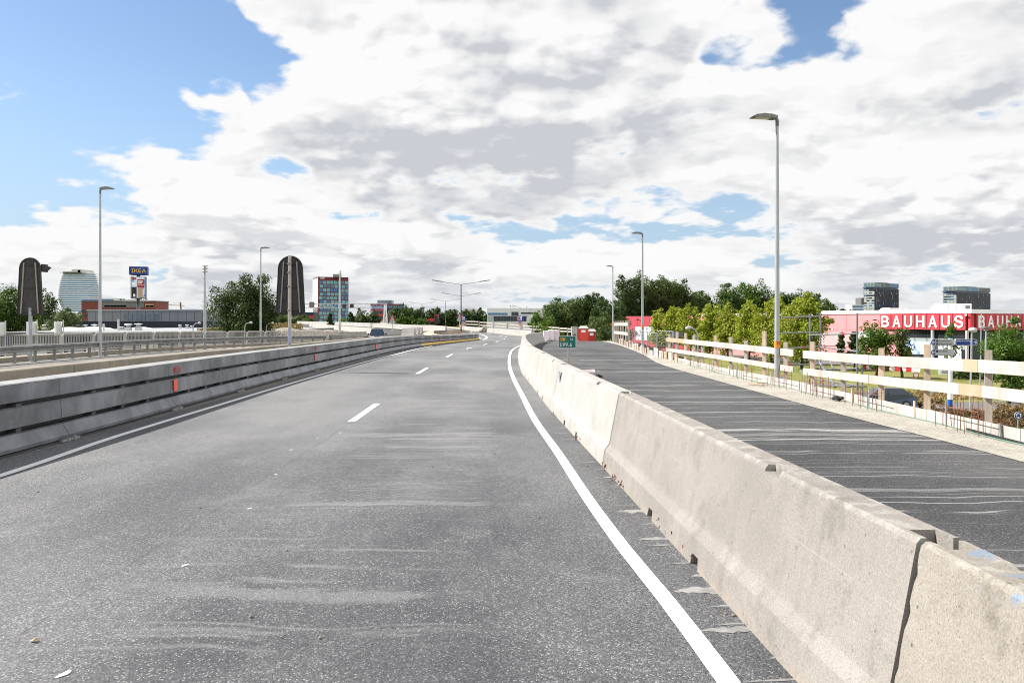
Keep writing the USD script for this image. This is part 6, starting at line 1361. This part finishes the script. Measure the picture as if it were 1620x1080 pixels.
# stacked-saucer mast, gooseneck lamps, crane
D = 60; p = at(324, 525, D); t = Thing('saucer_mast', 'slim mast topped by three stacked pale saucers', 'mast', (p[0], D, ZG)); z = lambda y: EYE - (y - HY) * D / F - ZG
t.part('pole', MB().pipe([(0, 0, 0), (0, 0, z(500)), (0, 0, z(455)), (0, 0, z(420))], [.13, .11, .075, .05], 10), 'pole_grey')
for k, yy in enumerate((420.6, 425, 429.8)): t.part('saucer', MB().lathe([(.001, z(yy - 1.4)), (.16, z(yy - 1.3)), (.235, z(yy - .2)), (.235, z(yy + .3)), (.10, z(yy + 1.2)), (.001, z(yy + 1.4))], (0, 0, 0), 16), 'white_dirty', smooth=40)
t.part('sensor', MB().box(-.14, -.05, z(441), -.06, .05, z(440)), 'white_dirty')
for i, (px, yt, D, fl, lab) in enumerate(((305.5, 511, 78, 1, 'gooseneck lamp before the navy hall end'), (387, 510.5, 80, 1, 'gooseneck lamp below the big broad tree, left one'), (421, 511, 82, 1, 'gooseneck lamp below the big broad tree, right one'))):
    p = at(px, 525, D); h = at(px, yt, D)[2] - ZG; t = Thing('gooseneck_lamp', lab, 'street lamp', (p[0], D, ZG)); w = 12 * D / F
    t.part('pole', MB().pipe([(0, 0, 0), (0, 0, h - .5), (.06, 0, h - .2), (.25, 0, h - .03), (w * .7, 0, h)], .05, 8), 'galvanised'); t.part('lamp_head', MB().pipe([(w * .65, 0, h), (w * .85, 0, h + .03), (w, 0, h - .02)], [.06, .13, .09], 8), 'white_dirty', smooth=40)
D = 520; t = Thing('far_crane', 'faint lattice crane jib on the horizon right of the billboard tower', 'crane', at(286.5, 490, D)); lat = MB(); t.part('mast', MB().bar(at(286.5, 492, D), at(285.5, 478, D), .7, .7), 'rust', world=True)
t.part('jib', MB().bar(at(243, 480.5, D), at(292, 483.5, D), .4, .6).bar(at(285.5, 478, D), at(262, 481.5, D), .15, .15), 'pale_wall', world=True)
# wine-red tower
D = 620; s_ = D / F; zt = EYE - (437.5 - HY) * s_; E = at(503.3, HY, D); Rr = at(551.3, HY, D + 12); t = Thing('wine_red_tower', 'wine-red office tower with rows of teal windows', 'building', (E[0], D, ZG))
u = Rr - E; u[2] = 0; Wt = np.linalg.norm(u); u /= Wt; n = np.cross(u, UP); E[2] = 0; ul = np.array([-.36, .93, 0]); ul /= np.linalg.norm(ul); k = (495.3 - CX) / F; Ll = (k * D - E[0]) / (ul[0] - k * ul[1]); nl = np.cross(-ul, UP)
t.part('wall', MB().prism([(0, 0), (1, 0), (1, 1), (0, 1)], E + UP * ZG, u * Wt, ul * Ll, UP * (zt - ZG)), 'wine_wall', world=True)
t.part('side_wall', MB().obox(E + ul * Ll / 2 + UP * ((zt - 1.0 + EYE - (487 - HY) * s_) / 2) + nl * .15, ul * Ll * .498, nl * .1, UP * ((zt - 1.0 - EYE + (487 - HY) * s_) / 2)), 'white_wall', world=True)
for kk in range(3): t.part('side_window', MB().obox(E + ul * Ll / 2 + UP * (EYE - (489.5 + 5.8 * kk - HY) * s_) + nl * .15, ul * Ll * .46, nl * .1, UP * 2.2 * s_), 'glass_dark', world=True)
r = random.Random(6); fr_ = 6.17
for row in range(11):
    yy = 446.2 + fr_ * row
    for cI in range(8):
        u0 = Wt * (.085 + .121 * cI + (.018 if row % 2 else -.002)); c = E + u * u0 + UP * (EYE - (yy - HY) * s_) + n * .05
        f_ = t.part('window', MB().obox(c, u * Wt * .051, n * .06, UP * 2.45 * s_), 'glass_teal' if r.random() < .62 else 'glass_blue', world=True)
        if r.random() < .45: t.part('blind', MB().obox(c + UP * 1.5 * s_ + n * .07, u * Wt * .05, n * .02, UP * .9 * s_), 'glass_green', parent=f_, world=True)
t.part('lettering', lettering('TKP', 1.75, E + u * .8 + UP * (zt - 2.0) + n * .12, u, n, .1, False, width=4.4), 'white_paint', world=True); t.part('roof_plant', MB().box(xx(0) * 0 + (525 - CX) * s_, D + 4, zt, (536 - CX) * s_, D + 10, zt + 2.0), 'clad_grey', world=True)
# red-banded office, white office, small pale blocks
slabhouse('banded_office', 'red-banded glass office with a grey rooftop box, behind the gantry leg', 586, 610.5, 481, 420, 'white_wall', 14, bands=((586, 610.5, 480.6, 483.4, 'wine_band'), (586, 610.5, 489, 491.5, 'red_dull'), (588, 610.5, 497, 499.5, 'red_dull'), (589, 610.5, 505, 507.5, 'red_dull'), (588, 610, 483.6, 488.8, 'glass_blue'), (590, 610, 491.7, 496.8, 'glass_dark'), (590, 610, 499.7, 504.8, 'glass_dark')))
slabhouse('banded_wing', 'blue glazed wing with a wine-red roof band right of the gantry leg', 610.6, 638.5, 481, 424, 'glass_dark', 14, bands=((610.6, 638.5, 480.6, 483.2, 'wine_band'), (611, 638, 483.4, 487.2, 'glass_blue')))
slabhouse('roof_box', 'grey box on the roof of the red-banded office', 597, 619.5, 474.8, 428, 'clad_glass', 8, cat='roof unit')
slabhouse('white_office', 'long white modern office with dark strip windows beside the willow', 770.5, 860, 487.5, 330, 'white_wall', 18, bands=((772, 803, 494.8, 498, 'glass_blue'), (809, 820.3, 493.2, 499.3, 'glass_dark'), (781, 833, 500.2, 508, 'glass_dark'), (771.2, 780.5, 500.8, 508, 'glass_pale'), (824, 852, 494, 496.5, 'glass_dark'), (770.6, 836, 499.3, 500.0, 'clad_joint')))
D = 330; t = Thing('roof_mast', 'thin frame of masts and dishes on the white office roof', 'mast', at(812, 487.5, D)); t.part('frame', MB().bar(at(806, 484, D), at(816, 484, D), .1, .1).bar(at(808, 487.5, D), at(808, 483, D), .12, .12).bar(at(814.5, 487.5, D), at(814.5, 483, D), .12, .12).bar(at(811.5, 487.5, D), at(811.5, 481, D), .1, .1), 'steel_dark', world=True); t.part('stay', MB().bar(at(815, 484, D), at(825, 487.5, D), .1, .1).bar(at(833.5, 487.5, D), at(833.5, 484, D), .15, .15), 'steel_dark', world=True)
slabhouse('small_pale_block', 'small pale block peeping over the round trees right of the island lamp', 733, 753, 488.5, 520, 'pale_wall', 10, bands=((748, 751.5, 490.5, 492.5, 'glass_dark'),)); slabhouse('small_pale_tower', 'narrow pale block left edge over the round trees', 733, 739, 486.5, 525, 'white_wall', 8)
slabhouse('low_red_hall', 'low navy and red hall left of the wine-red tower', 462, 496, 494, 440, 'navy_wall', 12, bands=((488, 496, 499, 504.5, 'red_dull'),))

# ---------------------------------------------------------------- lower level on the right: signs, lamps, barrier row
D = 60; p = at(1503.5, 652, D); t = Thing('direction_signpost', 'white signpost with grey and blue direction arms lettered Eemskanaal-Z. and Andere richtingen', 'direction sign', (p[0], D, ZG)); s_ = D / F; z = lambda y: EYE - (y - HY) * s_ - ZG; x = lambda px: (px - 1503.5) * s_
t.part('pole', MB().tube((0, 0, .55), (0, 0, z(535)), .14, .14, 12), 'white_paint'); t.part('base_sleeve', MB().tube((0, 0, -.1), (0, 0, .55), .16, .16, 12), 'steel_dark'); t.part('blue_ring', MB().tube((0, 0, .56), (0, 0, .95), .15, .15, 12, False), 'blue_bright'); t.part('cap', MB().tube((0, 0, z(535)), (0, 0, z(534)), .15, .15, 12), 'blue_bright')
t.part('collar', MB().tube((0, 0, .95), (0, 0, 1.5), .19, .16, 12), 'white_paint')
def arm(px0, px1, yt, yb, field, lines, ink, flip):
    r = (yb - yt) * s_ / 2; zc = (z(yt) + z(yb)) / 2; a, b = x(px0), x(px1)
    cap = [(a + r * .8 - r * .8 * math.cos(q), zc + r * math.sin(q)) for q in np.linspace(-math.pi / 2, math.pi / 2, 9)] if not flip else [(b - r * .8 + r * .8 * math.cos(q), zc + r * math.sin(q)) for q in np.linspace(-math.pi / 2, math.pi / 2, 9)]
    poly = (cap + [(b, zc + r), (b, zc - r)]) if not flip else ([(a, zc + r), (a, zc - r)] + cap)
    m_ = t.part('arm', MB().prism(poly, (0, -.24, 0), (1, 0, 0), (0, 0, 1), (0, .08, 0)), 'sign_grey')
    hx, tx = (a + r * 1.35, b) if not flip else (a, b - r * 1.35)
    t.part('blue_field', MB().prism([(q[0] * .97 + .03 * (a + b) / 2, zc + (q[1] - zc) * .84) for q in poly], (0, -.245, 0), (1, 0, 0), (0, 0, 1), (0, .003, 0)), 'blue_sign', parent=m_)
    if field: t.part('text_field', MB().box(hx, -.252, zc - r * .78, tx - .08, -.247, zc + r * .78), field, parent=m_)
    ax = a + r * .75 if not flip else b - r * .75; k = -1 if not flip else 1
    t.part('arrow', MB().bar((ax - .12 * k, -.25, zc), (ax + .10 * k, -.25, zc), .006, .045).bar((ax + .10 * k, -.25, zc), (ax, -.25, zc + .11), .006, .045).bar((ax + .10 * k, -.25, zc), (ax, -.25, zc - .11), .006, .045), 'white_paint', parent=m_)
    for tx_, dz, hgt, wd in lines:
        x0 = hx + .28 if not flip else hx + .06
        t.part('lettering', lettering(tx_, hgt, (x0, -.254, zc + dz), (1, 0, 0), (0, -1, 0), .004, False, width=wd), ink, parent=m_)
        if not flip: t.part('pictogram', MB().box(hx + .06, -.256, zc + dz - .02, hx + .22, -.253, zc + dz + hgt), 'ink', parent=m_)
arm(1470, 1502.2, 536, 546.3, 'sign_grey', (('Eemskanaal-Z.', .04, .12, .92), ('Winschoterdiep', -.16, .12, .95)), 'ink', False); arm(1470, 1502.2, 552, 562, 'sign_grey', (('Euroborg', .02, .13, .60),), 'ink', False); arm(1509.5, 1544, 536, 546.3, None, (('andere richtingen', .05, .12, 1.12),), 'white_paint', True)
t.part('fingerboard_clamp', MB().box(-.16, -.25, z(546), .16, .16, z(537)).box(-.16, -.25, z(562), .16, .16, z(553)), 'sign_grey')
D = 43; p = at(1611, 657, D); t = Thing('roundabout_sign', 'round blue roundabout sign with three white arrows on a post', 'road sign', (p[0], D, ZG)); s_ = D / F; z0 = p[2] - ZG; R0 = 6.3 * s_
t.part('post', MB().tube((0, .04, -.1), (0, .04, z0 + .1), .035, .035, 8), 'galvanised'); pl = t.part('plate', MB().tube((0, -.01, z0), (0, .02, z0), R0, R0, 28), 'sign_grey'); t.part('blue_disc', MB().tube((0, -.016, z0), (0, -.01, z0), R0 * .92, R0 * .92, 28), 'blue_sign', parent=pl)
for k in range(3):
    a0 = math.radians(75 + 120 * k); pa = [(R0 * .56 * math.cos(a0 + q), R0 * .56 * math.sin(a0 + q)) for q in np.linspace(0, 1.25, 7)]; m_ = MB()
    for (x0, y0), (x1, y1) in zip(pa[:-1], pa[1:]): m_.bar((x0, -.019, z0 + y0), (x1, -.019, z0 + y1), .05, .004, (0, 1, 0))
    e = pa[-1]; tg = (-math.sin(a0 + 1.25), math.cos(a0 + 1.25)); nn = (e[0] / (R0 * .56), e[1] / (R0 * .56)); m_.prism([(e[0] + nn[0] * .06, e[1] + nn[1] * .06), (e[0] - nn[0] * .06, e[1] - nn[1] * .06), (e[0] + tg[0] * .08, e[1] + tg[1] * .08)], (0, -.0205, z0), (1, 0, 0), (0, 0, 1), (0, .003, 0)); t.part('arrow', m_, 'white_paint', parent=pl)
D = 72; p = at(1449, 593, D); t = Thing('ringed_sign', 'round white sign with a red ring on a post in the lawn', 'road sign', (p[0], D, ZG)); z0 = p[2] - ZG; R0 = 4.6 * D / F
t.part('post', MB().tube((0, .05, 0), (0, .05, z0), .04, .04, 8), 'galvanised'); pl = t.part('plate', MB().tube((0, -.01, z0), (0, .02, z0), R0, R0, 24), 'red_paint'); t.part('disc', MB().tube((0, -.02, z0), (0, -.01, z0), R0 * .72, R0 * .72, 24), 'white_paint', parent=pl)
D = 61; a, b = at(1485.5, 582, D), at(1503, 592.5, D); t = Thing('striped_board', 'white board with two black bars on the signpost side', 'road sign', ((a[0] + b[0]) / 2, D, ZG)); w = (b[0] - a[0]) / 2; z0, z1 = b[2] - ZG, a[2] - ZG
t.part('post', MB().tube((w * .6, .06, 0), (w * .6, .06, z1), .04, .04, 8), 'galvanised'); bd = t.part('board', MB().box(-w, -.02, z0, w, .02, z1), 'white_paint')
for k in (.3, .62): t.part('bar', MB().bar((-w * .55, -.026, z0 + (z1 - z0) * (k + .05)), (w * .6, -.026, z0 + (z1 - z0) * k), .006, .07), 'ink', parent=bd)
def post_lamp(px, yt, D, lab, hd, r=.065):
    p = at(px, yt, D); h = p[2] - ZG; t = Thing('post_lamp', lab, 'street lamp', (p[0], D, ZG), 0, None); t.part('pole', MB().pipe([(-.12, 0, 0), (-.06, 0, h * .5), (0, 0, h)], [r * 1.2, r, r * .8], 10), 'pole_grey')
    if hd == 'drum': t.part('lamp_head', MB().lathe([(.001, h + .28), (.20, h + .24), (.28, h + .10), (.24, h + .0), (.08, h - .10)], (.06, 0, 0), 16), 'white_dirty', smooth=40); t.part('lens', MB().lathe([(.24, h + .02), (.19, h - .06), (.001, h - .08)], (.10, 0, 0), 14), 'lamp_glass')
    elif hd == 'flat': t.part('lamp_head', MB().box(-.22, -.2, h, .22, .2, h + .12).box(-.12, -.1, h - .18, .12, .1, h), 'galvanised_dull')
    else: t.part('tip', MB().tube((0, 0, h), (0, 0, h + .1), .03, .01, 8), 'galvanised_dull')
post_lamp(1537.5, 524, 56, 'grey post lamp with a white drum head, before the red shop corner', 'drum'); post_lamp(1560, 519, 58, 'post lamp with a flat head right of the drum-headed one', 'flat'); post_lamp(1552.5, 496, 75, 'slim tall mast before the second shop letters', 'none', .05)
D = 33; p = at(1104, 560, D); t = Thing('curved_lamp', 'grey gooseneck lamp with a white head in front of the yellow-green trees', 'street lamp', (at(1104, 0, 40)[0], 40, ZG)); h = EYE - (519 - HY) * 40 / F - ZG
t.part('pole', MB().pipe([(0, 0, 0), (0, 0, h - .55), (-.04, 0, h - .28), (-.14, 0, h - .08), (-.30, 0, h)], .045, 10), 'galvanised', smooth=40); t.part('lamp_head', MB().pipe([(-.26, 0, h + .0), (-.38, 0, h + .03), (-.52, 0, h + .0), (-.58, 0, h - .03)], [.05, .085, .095, .05], 10), 'white_dirty', smooth=40)
for i, px in enumerate(range(1368, 1456, 9)):
    D = 112 - i * .7; p = flat(px, 583.0, ZG); p = np.array([(px - CX) * D / F, D, ZG]); t = Thing('plastic_barrier', f'{["red", "white"][i % 2]} plastic road barrier in the row before the shop, {["first", "second", "third", "fourth", "fifth", "sixth", "seventh", "eighth", "ninth", "tenth"][i]} from the left', 'barrier', p, math.radians(-24), 'red and white plastic barriers before the shop')
    t.part('body', MB().prism([(-.25, 0), (.25, 0), (.22, .25), (.10, .42), (.07, .85), (-.07, .85), (-.10, .42), (-.22, .25)], (-.48, 0, 0), (0, 1, 0), (0, 0, 1), (.96, 0, 0)), ['red_paint', 'white_paint'][i % 2]); t.part('rib', MB().box(-.2, -.12, .45, .2, -.095, .75), ['red_paint', 'white_paint'][i % 2])
for i, (px, yt, D) in enumerate(((1584, 592, 70), (1598, 588, 72), (1604, 592, 72))):
    p = at(px, yt, D); t = Thing('lawn_sign', ['grey sign back on a thin post in the lawn below the fresh green tree', 'striped white post in the lawn below the fresh green tree', 'thin grey post with a small plate right of the striped post'][i], 'sign', (p[0], D, ZG)); h = p[2] - ZG
    t.part('post', MB().tube((0, 0, 0), (0, 0, h), .05 if i == 1 else .03, .05 if i == 1 else .03, 8), 'white_paint' if i == 1 else 'galvanised')
    if i != 1: t.part('plate', MB().tube((0, -.04, h), (0, -.02, h), .22 - .05 * i, .22 - .05 * i, 16), 'galvanised_dull')
    else: t.part('stripe', MB().tube((0, 0, .5), (0, 0, .8), .055, .055, 8, False), 'blue_bright')
p = at(1072, 533, 46); t = Thing('notice_frame', 'small notice board with two dark panels behind the wire fence', 'sign', (p[0], 46, ZG)); zc = EYE - (528.5 - HY) * 46 / F - ZG
t.part('post', MB().tube((0, .05, 0), (0, .05, zc - .3), .06, .06, 8), 'galvanised')
t.part('panel', MB().box(-.30, -.02, zc - .16, -.02, .02, zc + .14), 'clad_grey'); t.part('panel', MB().box(.03, -.02, zc - .16, .30, .02, zc + .12), 'grey_wall'); t.part('shelf', MB().box(-.26, -.08, zc - .27, .26, .08, zc - .21), 'steel_dark')
for k, y in enumerate(np.arange(10.6, 30, 2.9)):         # thin upright pins by the boards
    single('steel_pin', MB().tube((bx(y) - .10, y, zn(y) - .05), (bx(y) - .07, y + .05, zn(y) + .36), .016, .016, 6), 'galvanised', f'thin grey steel pin standing before the formwork boards, {ORD[k]} from the camera', 'pin', 'grey steel pins before the formwork')
# small stones and a leaf on the lane
st = MB(); r_ = random.Random(12)
for _ in range(90):
    y = 4.3 * math.exp(r_.random() * 1.7); xq = r_.uniform(base_l(y) + .1, base_r(y) - .05)
    if r_.random() < .45: xq = r_.choice([base_r(y) - r_.random() ** 2 * .4, base_l(y) + r_.random() ** 2 * .5])
    q = r_.uniform(.005, .013); st.ball((xq, y, zr(y) + .004 + q * .4), (q, q * r_.uniform(.7, 1.2), q * .7), 1)
single('loose_stones', st, 'rubble_look', 'small loose stones scattered on the asphalt and along the barriers', 'stones', kind='stuff')
p = gnd(54, 1016); single('dead_leaf', MB().add([p + q for q in np.array([(-.03, 0, .008), (0, .018, .022), (.035, .004, .012), (0, -.016, .018), (.012, .0, .03)])], [[0, 3, 4], [3, 2, 4], [2, 1, 4], [1, 0, 4]]), 'plank_fresh', 'small pale brown leaf on the asphalt at the lower left corner', 'leaf')
